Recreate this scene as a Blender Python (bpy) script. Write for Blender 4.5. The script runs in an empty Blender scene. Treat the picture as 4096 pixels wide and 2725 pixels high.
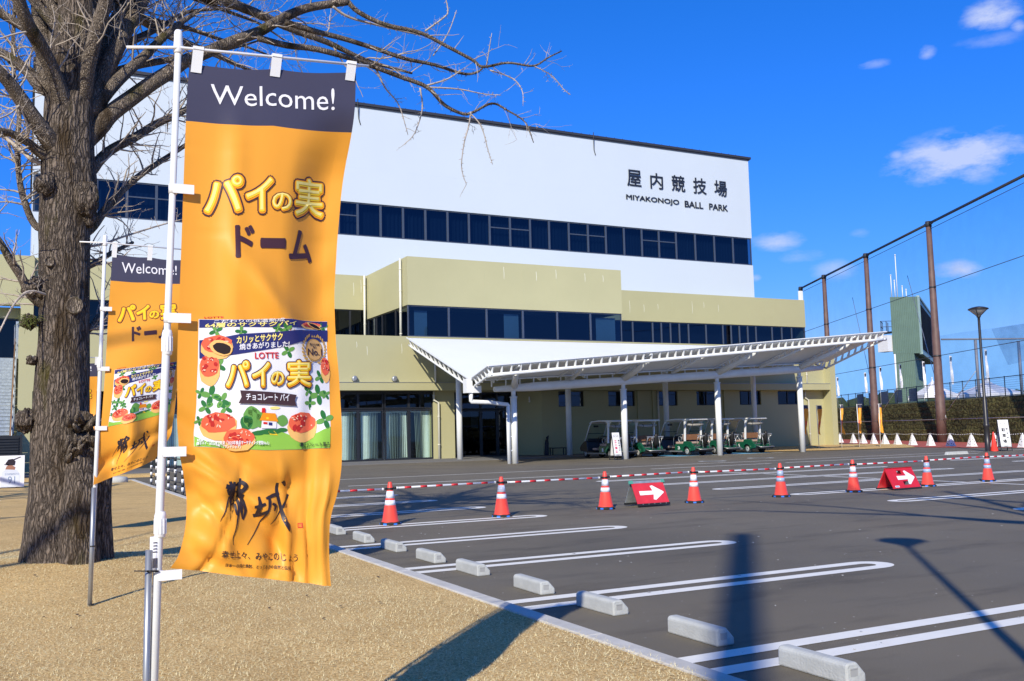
import bpy, bmesh, math, random
import numpy as np
from mathutils import Vector, Matrix
SC = bpy.context.scene
COL = SC.collection
R = math.radians
rnd = random.Random(7)

# ------------------------------------------------------------------ camera
cd = bpy.data.cameras.new('camera')
cam = bpy.data.objects.new('camera', cd); COL.objects.link(cam)
cd.sensor_width = 36.0; cd.lens = 3820.07 / 4096 * 36.0
cd.clip_start = .05; cd.clip_end = 3000
_r = Vector((0.891235, -0.452959, -0.022995)); _u = Vector((-0.022661, -0.095112, 0.995209)); _f = Vector((0.452976, 0.886443, 0.095032))
m4 = Matrix((_r, _u, -_f)).transposed().to_4x4(); m4.translation = Vector((0, 0, 1.4817))
cam.matrix_world = m4
SC.camera = cam

# ------------------------------------------------------------------ light
SUN_EL, SUN_HEAD = 32.0, 42.5            # shadows fall towards heading 42.5 deg (from +Y to +X)
sd = bpy.data.lights.new('sun', 'SUN'); sun = bpy.data.objects.new('sun', sd); COL.objects.link(sun)
sd.energy = 4.6; sd.angle = R(.55); sd.color = (1.0, .93, .78)
tr = Vector((math.sin(R(SUN_HEAD)) * math.cos(R(SUN_EL)), math.cos(R(SUN_HEAD)) * math.cos(R(SUN_EL)), -math.sin(R(SUN_EL))))
sun.rotation_euler = tr.to_track_quat('-Z', 'Y').to_euler(); sun.location = (-20, -20, 40)
W = bpy.data.worlds.new('World'); SC.world = W; W.use_nodes = True
wn = W.node_tree.nodes; wl = W.node_tree.links
for n in list(wn): wn.remove(n)
def WN(t, **k):
    n = wn.new(t)
    for a, b in k.items(): setattr(n, a, b)
    return n
wo = WN('ShaderNodeOutputWorld'); bg = WN('ShaderNodeBackground'); bg.inputs[1].default_value = .115
sky = WN('ShaderNodeTexSky'); sky.sky_type = 'NISHITA'; sky.sun_disc = False
sky.sun_elevation = R(SUN_EL); sky.sun_rotation = R(180 + SUN_HEAD); sky.altitude = 0; sky.air_density = 1.0; sky.dust_density = .05; sky.ozone_density = 3.2
# deep polarised blue of the photograph: one curve per channel on the sky's own radiance
def wmath(op, a, b=None, clamp=False):
    n = WN('ShaderNodeMath', operation=op, use_clamp=clamp)
    for i, x in enumerate((a, b)):
        if x is None: continue
        if isinstance(x, (int, float)): n.inputs[i].default_value = x
        else: wl.new(x, n.inputs[i])
    return n.outputs[0]
SKY_S = .115
sp_ = WN('ShaderNodeSeparateColor'); wl.new(sky.outputs[0], sp_.inputs[0]); hs = WN('ShaderNodeCombineColor')
for ch_, (k_, g_, mx_) in enumerate(((.47, 1.80, .22), (.50, .86, .50), (1.33, .92, .98))):
    wl.new(wmath('DIVIDE', wmath('MINIMUM', wmath('MULTIPLY', wmath('POWER', wmath('MULTIPLY', sp_.outputs[ch_], SKY_S), g_), k_), mx_), SKY_S), hs.inputs[ch_])
tc = WN('ShaderNodeTexCoord')
nz = WN('ShaderNodeTexNoise'); nz.inputs['Scale'].default_value = 26; nz.inputs['Detail'].default_value = 7; nz.inputs['Roughness'].default_value = .62
mp = WN('ShaderNodeMapping'); mp.inputs['Scale'].default_value = (1, 1, 2.4)
wl.new(tc.outputs['Generated'], mp.inputs[0]); wl.new(mp.outputs[0], nz.inputs['Vector'])
CLOUDS = [(0.772, 0.5862, 0.2458, 0.0609, 0.0211, 1.0), (0.7638, 0.535, 0.3611, 0.0241, 0.0132, 0.9), (0.779, 0.5214, 0.3483, 0.0077, 0.0054, 0.6), (0.7365, 0.5844, 0.3406, 0.0088, 0.0064, 0.5), (0.7074, 0.6208, 0.3379, 0.0156, 0.0041, 0.4), (0.6697, 0.7195, 0.1839, 0.027, 0.0096, 0.6), (0.6877, 0.7063, 0.1677, 0.0239, 0.0061, 0.35), (0.7108, 0.6869, 0.1518, 0.0237, 0.0095, 0.4), (0.7845, 0.6035, 0.1425, 0.0214, 0.0082, 0.75), (0.7375, 0.6255, 0.2547, 0.0075, 0.0042, 0.45), (0.7245, 0.664, 0.185, 0.0111, 0.0043, 0.25), (0.6567, 0.7392, 0.1493, 0.0062, 0.0035, 0.4), (0.77, 0.5389, 0.3415, 0.0313, 0.0063, 0.25)]
def wdot(vec):
    n = WN('ShaderNodeVectorMath', operation='DOT_PRODUCT'); wl.new(tc.outputs['Generated'], n.inputs[0]); n.inputs[1].default_value = vec
    return n.outputs['Value']
total = None
for cx, cy, cz, a, b, s in CLOUDS:
    c = Vector((cx, cy, cz)); e1 = c.cross(Vector((0, 0, 1))).normalized(); e2 = e1.cross(c).normalized()
    x = wmath('DIVIDE', wdot(e1), a * 1.3); y = wmath('DIVIDE', wdot(e2), b * 1.5)
    d2 = wmath('ADD', wmath('MULTIPLY', x, x), wmath('MULTIPLY', y, y))
    m_ = wmath('SUBTRACT', 1.0, d2, True)
    m_ = wmath('MULTIPLY', m_, wmath('GREATER_THAN', wdot(c), .8))
    dens = wmath('SUBTRACT', wmath('ADD', wmath('MULTIPLY', m_, 1.0), wmath('MULTIPLY', nz.outputs[0], 2.2)), 1.42, True)
    dens = wmath('MULTIPLY', wmath('MULTIPLY', dens, m_), 1.75 * s, True)
    total = dens if total is None else wmath('MAXIMUM', total, dens)
mixc = WN('ShaderNodeMix', data_type='RGBA')
wl.new(wmath('MULTIPLY', total, .82), mixc.inputs[0]); wl.new(hs.outputs[0], mixc.inputs[6]); mixc.inputs[7].default_value = (4.6, 5.2, 7.2, 1)
wl.new(mixc.outputs[2], bg.inputs[0]); wl.new(bg.outputs[0], wo.inputs[0])
SC.view_settings.view_transform = 'Standard'; SC.view_settings.look = 'None'; SC.view_settings.exposure = .25; SC.view_settings.gamma = 1
SC.cycles.max_bounces = 8; SC.cycles.transparent_max_bounces = 24; SC.cycles.sample_clamp_indirect = 6

# ------------------------------------------------------------------ materials
def M(name, col, rough=.6, metal=0., var=.08, scale=4., bump=0., bscale=40., spec=.5, coat=0., transl=0., detail=4, stretch=(1, 1, 1), alpha=1.):
    m = bpy.data.materials.new(name); m.use_nodes = True
    nt = m.node_tree; N = nt.nodes; L = nt.links; b = N['Principled BSDF']
    b.inputs['Roughness'].default_value = rough; b.inputs['Metallic'].default_value = metal
    b.inputs['Specular IOR Level'].default_value = spec
    if coat: b.inputs['Coat Weight'].default_value = coat; b.inputs['Coat Roughness'].default_value = .1
    t = N.new('ShaderNodeTexCoord'); mpn = N.new('ShaderNodeMapping'); mpn.inputs['Scale'].default_value = stretch
    L.new(t.outputs['Object'], mpn.inputs[0])
    if var > 0:
        n = N.new('ShaderNodeTexNoise'); n.inputs['Scale'].default_value = scale; n.inputs['Detail'].default_value = detail; n.inputs['Roughness'].default_value = .6
        L.new(mpn.outputs[0], n.inputs['Vector'])
        r = N.new('ShaderNodeValToRGB')
        r.color_ramp.elements[0].position = .3; r.color_ramp.elements[1].position = .7
        r.color_ramp.elements[0].color = tuple(min(1, c * (1 - var)) for c in col) + (1,)
        r.color_ramp.elements[1].color = tuple(min(1, c * (1 + var)) for c in col) + (1,)
        L.new(n.outputs[0], r.inputs[0]); L.new(r.outputs[0], b.inputs['Base Color'])
    else:
        b.inputs['Base Color'].default_value = tuple(col) + (1,)
    if bump > 0:
        n2 = N.new('ShaderNodeTexNoise'); n2.inputs['Scale'].default_value = bscale; n2.inputs['Detail'].default_value = 5
        L.new(mpn.outputs[0], n2.inputs['Vector'])
        bp = N.new('ShaderNodeBump'); bp.inputs['Strength'].default_value = bump; bp.inputs['Distance'].default_value = .02
        L.new(n2.outputs[0], bp.inputs['Height']); L.new(bp.outputs[0], b.inputs['Normal'])
    if transl > 0:
        out = N['Material Output']; tl = N.new('ShaderNodeBsdfTranslucent'); mx = N.new('ShaderNodeMixShader'); mx.inputs[0].default_value = transl
        if var > 0: L.new(r.outputs[0], tl.inputs[0])
        else: tl.inputs[0].default_value = tuple(col) + (1,)
        L.new(b.outputs[0], mx.inputs[1]); L.new(tl.outputs[0], mx.inputs[2]); L.new(mx.outputs[0], out.inputs[0])
    if alpha < 1:
        out = N['Material Output']; tp = N.new('ShaderNodeBsdfTransparent'); mx = N.new('ShaderNodeMixShader'); mx.inputs[0].default_value = alpha
        L.new(tp.outputs[0], mx.inputs[1]); L.new(b.outputs[0], mx.inputs[2]); L.new(mx.outputs[0], out.inputs[0])
    return m
def glass(name, tint, refl=(1, 1, 1), ior=1.5, wav=.0):
    m = bpy.data.materials.new(name); m.use_nodes = True; N = m.node_tree.nodes; L = m.node_tree.links
    N.remove(N['Principled BSDF']); out = N['Material Output']
    tp = N.new('ShaderNodeBsdfTransparent'); tp.inputs[0].default_value = tuple(tint) + (1,)
    gl = N.new('ShaderNodeBsdfGlossy'); gl.inputs['Roughness'].default_value = .015; gl.inputs[0].default_value = tuple(refl) + (1,)
    lw = N.new('ShaderNodeLayerWeight'); lw.inputs[0].default_value = .5; pw = N.new('ShaderNodeMath'); pw.operation = 'POWER'; pw.inputs[1].default_value = 4; L.new(lw.outputs['Facing'], pw.inputs[0])
    fr = N.new('ShaderNodeMath'); fr.operation = 'MULTIPLY_ADD'; fr.inputs[1].default_value = .9; fr.inputs[2].default_value = ((ior - 1) / (ior + 1)) ** 2 * 1.6; L.new(pw.outputs[0], fr.inputs[0])
    mx = N.new('ShaderNodeMixShader'); L.new(fr.outputs[0], mx.inputs[0]); L.new(tp.outputs[0], mx.inputs[1]); L.new(gl.outputs[0], mx.inputs[2]); L.new(mx.outputs[0], out.inputs[0])
    if wav:
        t = N.new('ShaderNodeTexCoord'); n = N.new('ShaderNodeTexNoise'); n.inputs['Scale'].default_value = .6; n.inputs['Detail'].default_value = 1
        L.new(t.outputs['Object'], n.inputs['Vector']); bp = N.new('ShaderNodeBump'); bp.inputs['Strength'].default_value = wav; bp.inputs['Distance'].default_value = .02
        L.new(n.outputs[0], bp.inputs['Height']); L.new(bp.outputs[0], gl.inputs['Normal'])
    return m

# ------------------------------------------------------------------ mesh builder
TXT = {}
def text2d(body, off=0.):
    """letters as flat faces (verts, faces), em units"""
    if body not in TXT:
        c = bpy.data.curves.new('t', 'FONT'); c.body = body; c.resolution_u = 3
        o = bpy.data.objects.new('t', c); me = o.to_mesh()
        TXT[body] = ([tuple(v.co[:2]) for v in me.vertices], [tuple(p.vertices) for p in me.polygons])
        o.to_mesh_clear(); bpy.data.objects.remove(o); bpy.data.curves.remove(c)
    return TXT[body]
def stamps(off):
    """shifts that thicken a letter by off"""
    if off <= 0: return [(0., 0.)]
    n = 6 if off < .03 else (8 if off < .06 else 12)
    return [(0., 0.)] + [(off * math.cos(2 * math.pi * i / n), off * math.sin(2 * math.pi * i / n)) for i in range(n)]
def tbounds(v):
    xs = [p[0] for p in v]; ys = [p[1] for p in v]
    return min(xs), min(ys), max(xs), max(ys)

class MB:
    def __init__(s): s.v = []; s.f = []; s.m = []; s.sm = []
    def add(s, verts, faces, mi=0, smooth=False):
        o = len(s.v); s.v += [tuple(p) for p in verts]
        for f in faces: s.f.append(tuple(o + i for i in f)); s.m.append(mi); s.sm.append(smooth)
    def quad(s, a, b, c, d, mi=0): s.add((a, b, c, d), ((0, 1, 2, 3),), mi)
    def poly(s, pts, mi=0): s.add(pts, (tuple(range(len(pts))),), mi)
    def box(s, x0, x1, y0, y1, z0, z1, mi=0):
        s.add([(x0, y0, z0), (x1, y0, z0), (x1, y1, z0), (x0, y1, z0), (x0, y0, z1), (x1, y0, z1), (x1, y1, z1), (x0, y1, z1)],
              [(0, 3, 2, 1), (4, 5, 6, 7), (0, 1, 5, 4), (1, 2, 6, 5), (2, 3, 7, 6), (3, 0, 4, 7)], mi)
    def bar(s, a, b, w, h, mi=0, up=(0, 0, 1)):
        a = Vector(a); b = Vector(b); d = (b - a).normalized(); u = Vector(up)
        if abs(d.dot(u)) > .99: u = Vector((0, 1, 0))
        r = d.cross(u).normalized(); u = r.cross(d)
        P = []
        for q in (a, b):
            for i, j in ((-1, -1), (1, -1), (1, 1), (-1, 1)): P.append(q + r * (w / 2 * i) + u * (h / 2 * j))
        s.add(P, [(3, 2, 1, 0), (4, 5, 6, 7), (0, 1, 5, 4), (1, 2, 6, 5), (2, 3, 7, 6), (3, 0, 4, 7)], mi)
    def tube(s, pts, rad, n=8, mi=0, caps=True, jit=None):
        P = [Vector(p) for p in pts]; k = len(P)
        if isinstance(rad, (int, float)): rad = [rad] * k
        t0 = (P[1] - P[0]).normalized(); ref = Vector((0, 0, 1)) if abs(t0.z) < .9 else Vector((1, 0, 0))
        x = t0.cross(ref).normalized(); V = []
        for i in range(k):
            t = (P[min(i + 1, k - 1)] - P[max(i - 1, 0)])
            t = t.normalized() if t.length > 1e-9 else t0
            x = (x - t * x.dot(t)); x = x.normalized() if x.length > 1e-6 else t.orthogonal().normalized()
            y = t.cross(x)
            for j in range(n):
                a = 2 * math.pi * j / n; rr = rad[i] * (1 if jit is None else jit(i, j))
                V.append(P[i] + x * (math.cos(a) * rr) + y * (math.sin(a) * rr))
        F = []
        for i in range(k - 1):
            for j in range(n): F.append((i * n + j, i * n + (j + 1) % n, (i + 1) * n + (j + 1) % n, (i + 1) * n + j))
        s.add(V, F, mi, True)
        if caps:
            o = len(s.v) - len(V)
            s.f.append(tuple(o + j for j in reversed(range(n)))); s.m.append(mi); s.sm.append(False)
            s.f.append(tuple(o + (k - 1) * n + j for j in range(n))); s.m.append(mi); s.sm.append(False)
    def cyl(s, a, b, r0, r1=None, n=12, mi=0): s.tube((a, b), [r0, r0 if r1 is None else r1], n, mi)
    def lathe(s, prof, n=16, mi=0, c=(0, 0, 0), smooth=True):
        V = []; F = []; k = len(prof)
        for r, z in prof:
            for j in range(n):
                a = 2 * math.pi * j / n; V.append((c[0] + r * math.cos(a), c[1] + r * math.sin(a), c[2] + z))
        for i in range(k - 1):
            for j in range(n): F.append((i * n + j, i * n + (j + 1) % n, (i + 1) * n + (j + 1) % n, (i + 1) * n + j))
        s.add(V, F, mi, smooth); o = len(s.v) - len(V)
        for rev, base in ((True, 0), (False, (k - 1) * n)):
            q = [o + base + j for j in range(n)]
            s.f.append(tuple(reversed(q)) if rev else tuple(q)); s.m.append(mi); s.sm.append(False)
    def prism(s, poly, fn, d0, d1, mi=0):
        """poly: 2-D outline, fn(u, v, depth) -> xyz"""
        n = len(poly); A = [fn(u, v, d0) for u, v in poly]; B = [fn(u, v, d1) for u, v in poly]
        s.add(A + B, [tuple(reversed(range(n))), tuple(range(n, 2 * n))] + [(i, (i + 1) % n, n + (i + 1) % n, n + i) for i in range(n)], mi)
    def text(s, body, fn, x0, y0, x1, y1, mi=0, off=0., depth=None, ref=None):
        """fit text to the box (x0,y0)-(x1,y1), fn(x, y) -> xyz (or fn(x, y, d) with depth)"""
        V, F = text2d(body)
        if not V: return
        bx = tbounds(V)
        sx = (x1 - x0) / (bx[2] - bx[0]); sy = (y1 - y0) / (bx[3] - bx[1])
        for k, (ox, oy) in enumerate(stamps(off)):
            P = [(x0 + (a + ox - bx[0]) * sx, y0 + (b + oy - bx[1]) * sy) for a, b in V]
            if depth is None:
                o_ = Vector(fn(0, 0)); nn = (Vector(fn(1, 0)) - o_).cross(Vector(fn(0, 1)) - o_).normalized() * (.0004 * k)
                Q = [Vector(fn(*p)) + nn for p in P]
                s.add(Q, F, mi)
            else:
                n = len(P); dd = depth - .0006 * k; A = [fn(*p, 0) for p in P]; B = [fn(*p, dd) for p in P]
                edges = {}
                for f in F:
                    for i in range(len(f)): edges[(f[i], f[(i + 1) % len(f)])] = 1
                side = [(a, b, n + b, n + a) for (a, b) in edges if (b, a) not in edges]
                s.add(A + B, [tuple(n + i for i in f) for f in F] + side, mi)
    def build(s, name, mats, parent=None, loc=None, bevel=0, fix=True):
        me = bpy.data.meshes.new(name); me.from_pydata(s.v, [], s.f)
        if not isinstance(mats, (list, tuple)): mats = [mats]
        for m in mats: me.materials.append(m)
        me.polygons.foreach_set('material_index', s.m); me.polygons.foreach_set('use_smooth', s.sm)
        if fix and len(s.f) < 60000:
            bm = bmesh.new(); bm.from_mesh(me); bmesh.ops.recalc_face_normals(bm, faces=bm.faces); bm.to_mesh(me); bm.free()
        me.update()
        o = bpy.data.objects.new(name, me); COL.objects.link(o)
        if parent: o.parent = parent
        if loc: o.location = loc
        if bevel:
            b = o.modifiers.new('bevel', 'BEVEL'); b.width = bevel; b.segments = 2; b.limit_method = 'ANGLE'
        return o
def tag(o, label=None, cat=None, group=None, kind=None):
    if label: o['label'] = label
    if cat: o['category'] = cat
    if group: o['group'] = group
    if kind: o['kind'] = kind
    return o
def thing(name, label, cat, loc=(0, 0, 0), rz=0., group=None):
    o = bpy.data.objects.new(name, None); COL.objects.link(o); o.empty_display_size = .2
    o.location = loc; o.rotation_euler = (0, 0, rz)
    return tag(o, label, cat, group)
def dup(o, parent=None, loc=None, rz=None, label=None):
    c = o.copy(); COL.objects.link(c)
    if parent: c.parent = parent
    if loc is not None: c.location = loc
    if rz is not None: c.rotation_euler = (0, 0, rz)
    if label: c['label'] = label
    for ch in list(o.children): dup(ch, c)
    return c
def structure(o): o['kind'] = 'structure'; return o

# ------------------------------------------------------------------ palette
m_tan = M('tan_wall_paint', (.43, .405, .225), .75, var=.035, scale=.35, bump=.03, bscale=60)
m_white_wall = M('white_wall_panel', (.565, .625, .68), .6, var=.015, scale=.2)
m_dark_trim = M('dark_trim', (.035, .035, .04), .5, var=.1)
m_frame = M('window_frame_blue_grey', (.055, .07, .105), .4, var=.06)
m_frame_dark = M('window_frame_dark', (.018, .02, .026), .35, var=.06)
m_glass_navy = glass('glass_navy', (.16, .24, .34), (.55, .68, .9), 1.45, .02)
m_glass_dark = glass('glass_dark', (.14, .18, .22), (.6, .7, .85), 1.4, .02)
m_glass_clear = glass('glass_clear', (.88, .97, .94), (.8, .9, 1), 1.42, .01)
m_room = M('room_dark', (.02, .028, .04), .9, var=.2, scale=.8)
m_curtain_navy = M('curtain_dark_blue', (.035, .055, .085), .9, var=.3, scale=7, stretch=(1, 1, .02))
m_blind = M('vertical_blind', (.78, .86, .80), .8, var=.04, scale=3)
m_roller = M('roller_blind', (.55, .72, .72), .8, var=.02)
m_metal_white = M('white_steel', (.78, .79, .78), .4, var=.04, scale=2)
m_cream_pipe = M('cream_pipe', (.68, .66, .56), .45, var=.05)
m_membrane = M('white_membrane', (.82, .84, .86), .55, var=.015, scale=.5, transl=.03)
m_grey_metal = M('grey_metal', (.35, .36, .37), .4, .6, var=.1)
m_galv = M('galvanised_steel', (.40, .44, .46), .45, .5, var=.22, scale=9)
m_black = M('black_plastic', (.012, .012, .013), .5, var=.15)
m_black_steel = M('black_steel', (.018, .02, .023), .4, var=.12)
m_rubber = M('black_rubber', (.018, .018, .018), .8, var=.2)
m_white_plastic = M('white_plastic', (.8, .8, .8), .35, var=.03)
m_white_paint = M('white_paint', (.82, .82, .82), .5, var=.03)
m_red = M('red_sign', (.60, .02, .03), .4, var=.08)
m_cone_red = M('cone_red', (.78, .07, .045), .42, var=.06)
m_refl = M('reflective_white', (.80, .82, .90), .35, var=.03)
m_refl_blue = M('reflective_grey_blue', (.36, .45, .62), .3, var=.06)
m_blue_tag = M('blue_tag', (.03, .2, .75), .5, var=.05)
m_brown_pole = M('brown_net_pole', (.115, .065, .055), .6, var=.25, scale=1.5)
m_lamp_black = M('lamp_black', (.022, .02, .022), .4, var=.1)
m_concrete = M('concrete', (.44, .45, .43), .85, var=.1, scale=7, bump=.25, bscale=60)
m_green_metal = M('green_corrugated', (.115, .185, .145), .55, var=.08, scale=1)
m_steel = M('bright_steel', (.5, .5, .5), .35, .7, var=.1)

# ------------------------------------------------------------------ ground
def asphalt_mat():
    m = bpy.data.materials.new('asphalt'); m.use_nodes = True; N = m.node_tree.nodes; L = m.node_tree.links; b = N['Principled BSDF']
    t = N.new('ShaderNodeTexCoord')
    def noise(sc, det=4, rough=.6, stretch=None):
        n = N.new('ShaderNodeTexNoise'); n.inputs['Scale'].default_value = sc; n.inputs['Detail'].default_value = det; n.inputs['Roughness'].default_value = rough
        if stretch:
            mp_ = N.new('ShaderNodeMapping'); mp_.inputs['Scale'].default_value = stretch; L.new(t.outputs['Object'], mp_.inputs[0]); L.new(mp_.outputs[0], n.inputs['Vector'])
        else: L.new(t.outputs['Object'], n.inputs['Vector'])
        return n
    def ramp(src, p0, c0, p1, c1):
        r = N.new('ShaderNodeValToRGB'); r.color_ramp.elements[0].position = p0; r.color_ramp.elements[1].position = p1
        r.color_ramp.elements[0].color = (*c0, 1); r.color_ramp.elements[1].color = (*c1, 1); L.new(src, r.inputs[0]); return r.outputs[0]
    def mul(a, b_, f=1.):
        x = N.new('ShaderNodeMix'); x.data_type = 'RGBA'; x.blend_type = 'MULTIPLY'; x.inputs[0].default_value = f; L.new(a, x.inputs[6]); L.new(b_, x.inputs[7]); return x.outputs[2]
    base = ramp(noise(.35, 5).outputs[0], .3, (.134, .118, .088), .72, (.170, .152, .116))
    grain = ramp(noise(160, 3, .7).outputs[0], .3, (.45, .45, .45), .72, (1.65, 1.62, 1.58))
    smear = ramp(noise(1.1, 5, .62, (.45, 1.7, 1)).outputs[0], .53, (1, 1, 1), .70, (.66, .66, .67))
    patch = ramp(noise(.16, 6, .65).outputs[0], .32, (.84, .86, .90), .68, (1.10, 1.05, .98))
    c = mul(mul(mul(base, grain), smear), patch)
    v = N.new('ShaderNodeTexVoronoi'); v.inputs['Scale'].default_value = 9; v.inputs['Randomness'].default_value = 1; L.new(t.outputs['Object'], v.inputs['Vector'])
    chip = ramp(v.outputs['Distance'], .05, (1, 1, 1), .075, (0, 0, 0))
    sel = ramp(noise(3.1, 2).outputs[0], .50, (0, 0, 0), .55, (1, 1, 1))
    f = mul(chip, sel)
    mx = N.new('ShaderNodeMix'); mx.data_type = 'RGBA'; L.new(f, mx.inputs[0]); L.new(c, mx.inputs[6]); mx.inputs[7].default_value = (.55, .53, .48, 1)
    L.new(mx.outputs[2], b.inputs['Base Color']); b.inputs['Roughness'].default_value = .82; b.inputs['Specular IOR Level'].default_value = .35
    bp = N.new('ShaderNodeBump'); bp.inputs['Strength'].default_value = .5; bp.inputs['Distance'].default_value = .006
    L.new(noise(220, 2).outputs[0], bp.inputs['Height']); L.new(bp.outputs[0], b.inputs['Normal'])
    return m
m_asphalt = asphalt_mat()
def paint_mat():
    m = M('road_paint', (.80, .775, .70), .6, var=.04, scale=6)
    N = m.node_tree.nodes; L = m.node_tree.links; out = N['Material Output']; b = N['Principled BSDF']
    t = N.new('ShaderNodeTexCoord'); n = N.new('ShaderNodeTexNoise'); n.inputs['Scale'].default_value = 7; n.inputs['Detail'].default_value = 9; n.inputs['Roughness'].default_value = .72
    L.new(t.outputs['Object'], n.inputs['Vector']); r = N.new('ShaderNodeValToRGB'); r.color_ramp.elements[0].position = .31; r.color_ramp.elements[1].position = .37
    L.new(n.outputs[0], r.inputs[0]); tp = N.new('ShaderNodeBsdfTransparent'); mx = N.new('ShaderNodeMixShader')
    L.new(r.outputs[0], mx.inputs[0]); L.new(tp.outputs[0], mx.inputs[1]); L.new(b.outputs[0], mx.inputs[2]); L.new(mx.outputs[0], out.inputs[0])
    return m
m_paint = paint_mat()
m_lawn = M('dry_lawn', (.80, .575, .265), .95, var=.22, scale=55, bump=.5, bscale=110, detail=8, spec=.1)
def flecks(m, sc, lo, hi, c):
    N = m.node_tree.nodes; L = m.node_tree.links; b = N['Principled BSDF']; src = b.inputs['Base Color'].links[0].from_socket
    t = N.new('ShaderNodeTexCoord'); n = N.new('ShaderNodeTexNoise'); n.inputs['Scale'].default_value = sc; n.inputs['Detail'].default_value = 5; n.inputs['Roughness'].default_value = .75; L.new(t.outputs['Object'], n.inputs['Vector'])
    r = N.new('ShaderNodeValToRGB'); r.color_ramp.elements[0].position = lo; r.color_ramp.elements[1].position = hi; r.color_ramp.elements[0].color = (*c, 1); r.color_ramp.elements[1].color = (1, 1, 1, 1); L.new(n.outputs[0], r.inputs[0])
    x = N.new('ShaderNodeMix'); x.data_type = 'RGBA'; x.blend_type = 'MULTIPLY'; x.inputs[0].default_value = 1; L.new(src, x.inputs[6]); L.new(r.outputs[0], x.inputs[7]); L.new(x.outputs[2], b.inputs['Base Color'])
flecks(m_lawn, 60, .38, .58, (.46, .38, .28)); flecks(m_lawn, 1.3, .3, .62, (.80, .78, .76))
m_straw = M('straw_blade', (.88, .68, .39), .9, var=.35, scale=40, spec=.1)
m_paving = M('grey_paving', (.16, .155, .15), .85, var=.12, scale=3, bump=.1, bscale=80)
m_bluepaint = M('blue_road_paint', (.10, .36, .62), .6, var=.08, scale=8)
m_track = M('red_track', (.40, .085, .055), .85, var=.1, scale=4)

g = MB(); g.quad((-400, -200, 0), (600, -200, 0), (600, 600, 0), (-400, 600, 0)); structure(g.build('asphalt_ground', m_asphalt))
LZ = .105
g = MB()
ny = 60
def lz(x, y): return LZ + .185 * math.exp(-((x - .3) ** 2 + (y - 11.0) ** 2) / 2.6) + .012 * math.sin(x * 1.3 + y * .7)
xs = np.linspace(-30, 3.36, 90); ys_ = np.linspace(-16, 36.1, 140)
for i in range(len(xs) - 1):
    for j in range(len(ys_) - 1):
        a, b = xs[i], xs[i + 1]; c, d = ys_[j], ys_[j + 1]
        e = lambda x, y: (float(x), float(y), lz(x, y) if x < 3.35 else LZ)
        g.add((e(a, c), e(b, c), e(b, d), e(a, d)), ((0, 1, 2, 3),), 0, True)
structure(g.build('lawn', m_lawn))
g = MB()
for k in range(30):                                            # kerb stones with open joints
    y0 = -16 + k * 1.8; y1 = min(y0 + 1.794, 36.3)
    if y1 > y0: g.box(3.362, 3.5, y0, y1, -.02, .12)
for k in range(18): g.box(3.36 - (k + 1) * 1.8 + .006, 3.36 - k * 1.8, 36.12, 36.26, -.02, .12)
structure(g.build('kerb', M('kerb_concrete', (.52, .50, .455), .85, var=.12, scale=6, bump=.15, bscale=70), bevel=.008))
g = MB()
for x0, x1, y0, y1 in ((-20, 5.2, 41.3, 42.9),):
    g.box(x0, x1, y0, y1, -.02, .1)
structure(g.build('grass_verge', m_lawn))
g = MB(); g.poly([(37.6, 42.4, .03), (40.6, 40.3, .03), (46.6, 39.5, .03), (54, 46.8, .03), (52, 52.5, .03), (37.6, 52.5, .03)]); structure(g.build('dry_grass_strip', m_lawn))
g = MB(); g.poly([(46.9, 39.2, .02), (47.0, 30.5, .02), (60, 30.5, .02), (75, 80, .02), (70, 80, .02), (53.5, 49.5, .02)]); structure(g.build('red_running_track', m_track))
g = MB(); g.box(-20, 36.5, 46.2, 53.5, -.05, .035); structure(g.build('entrance_paving', m_paving))
# road markings: rounded double bay lines, 4 mm above the asphalt
def hairpin(mb, x0, x1, yc, ends, hw=.245, w=.16, z=.004, seg=12):
    """double line from x0 to x1; ends: +1 rounded at x1, -1 rounded at x0, 2 both, 0 open"""
    for s in (-1, 1):
        a = x0 + (hw if ends in (-1, 2) else 0); b = x1 - (hw if ends in (1, 2) else 0)
        y0 = yc + s * hw; y1 = yc + s * (hw - w)
        mb.quad((a, y0, z), (b, y0, z), (b, y1, z), (a, y1, z))
    def cap(cx, sgn):
        for i in range(seg):
            t0 = -math.pi / 2 + math.pi * i / seg; t1 = -math.pi / 2 + math.pi * (i + 1) / seg
            P = [(cx + sgn * math.cos(t) * r_ * (1.25 if True else 1), yc + math.sin(t) * r_, z) for t, r_ in ((t0, hw), (t1, hw), (t1, hw - w), (t0, hw - w))]
            mb.poly(P)
    if ends in (1, 2): cap(x1 - hw, 1)
    if ends in (-1, 2): cap(x0 + hw, -1)
g = MB()
for k in range(-3, 9): hairpin(g, 3.505, 8.16, 4.93 + 2.5 * k, 1)
for k in range(6): hairpin(g, 14.72, 26.2, 10.45 + 2.62 * k, 2)
for y in (7.85, 5.25): hairpin(g, 14.72, 26.2, y, 2)
for k in range(5): hairpin(g, 31.8, 38.2, 12.2 + 2.62 * k + 2.6, -1)
z = .0045
def line(x0, y0, x1, y1, w=.15):
    d = Vector((x1 - x0, y1 - y0)).normalized(); n = Vector((-d.y, d.x)) * w / 2
    g.quad((x0 + n.x, y0 + n.y, z), (x0 - n.x, y0 - n.y, z), (x1 - n.x, y1 - n.y, z), (x1 + n.x, y1 + n.y, z))
for y0, y1 in ((8.6, 10.1), (10.8, 12.7), (13.4, 15.3), (16.0, 17.95), (18.7, 20.6), (21.3, 23.15), (23.9, 26.8)): line(20.5, y0, 20.5, y1)
line(4, 31.7, 62, 31.45, .14); line(20.5, 29.15, 26.3, 29.25); line(27.1, 29.3, 39, 29.6); line(8.5, 27.4, 17.5, 27.4)
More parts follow.
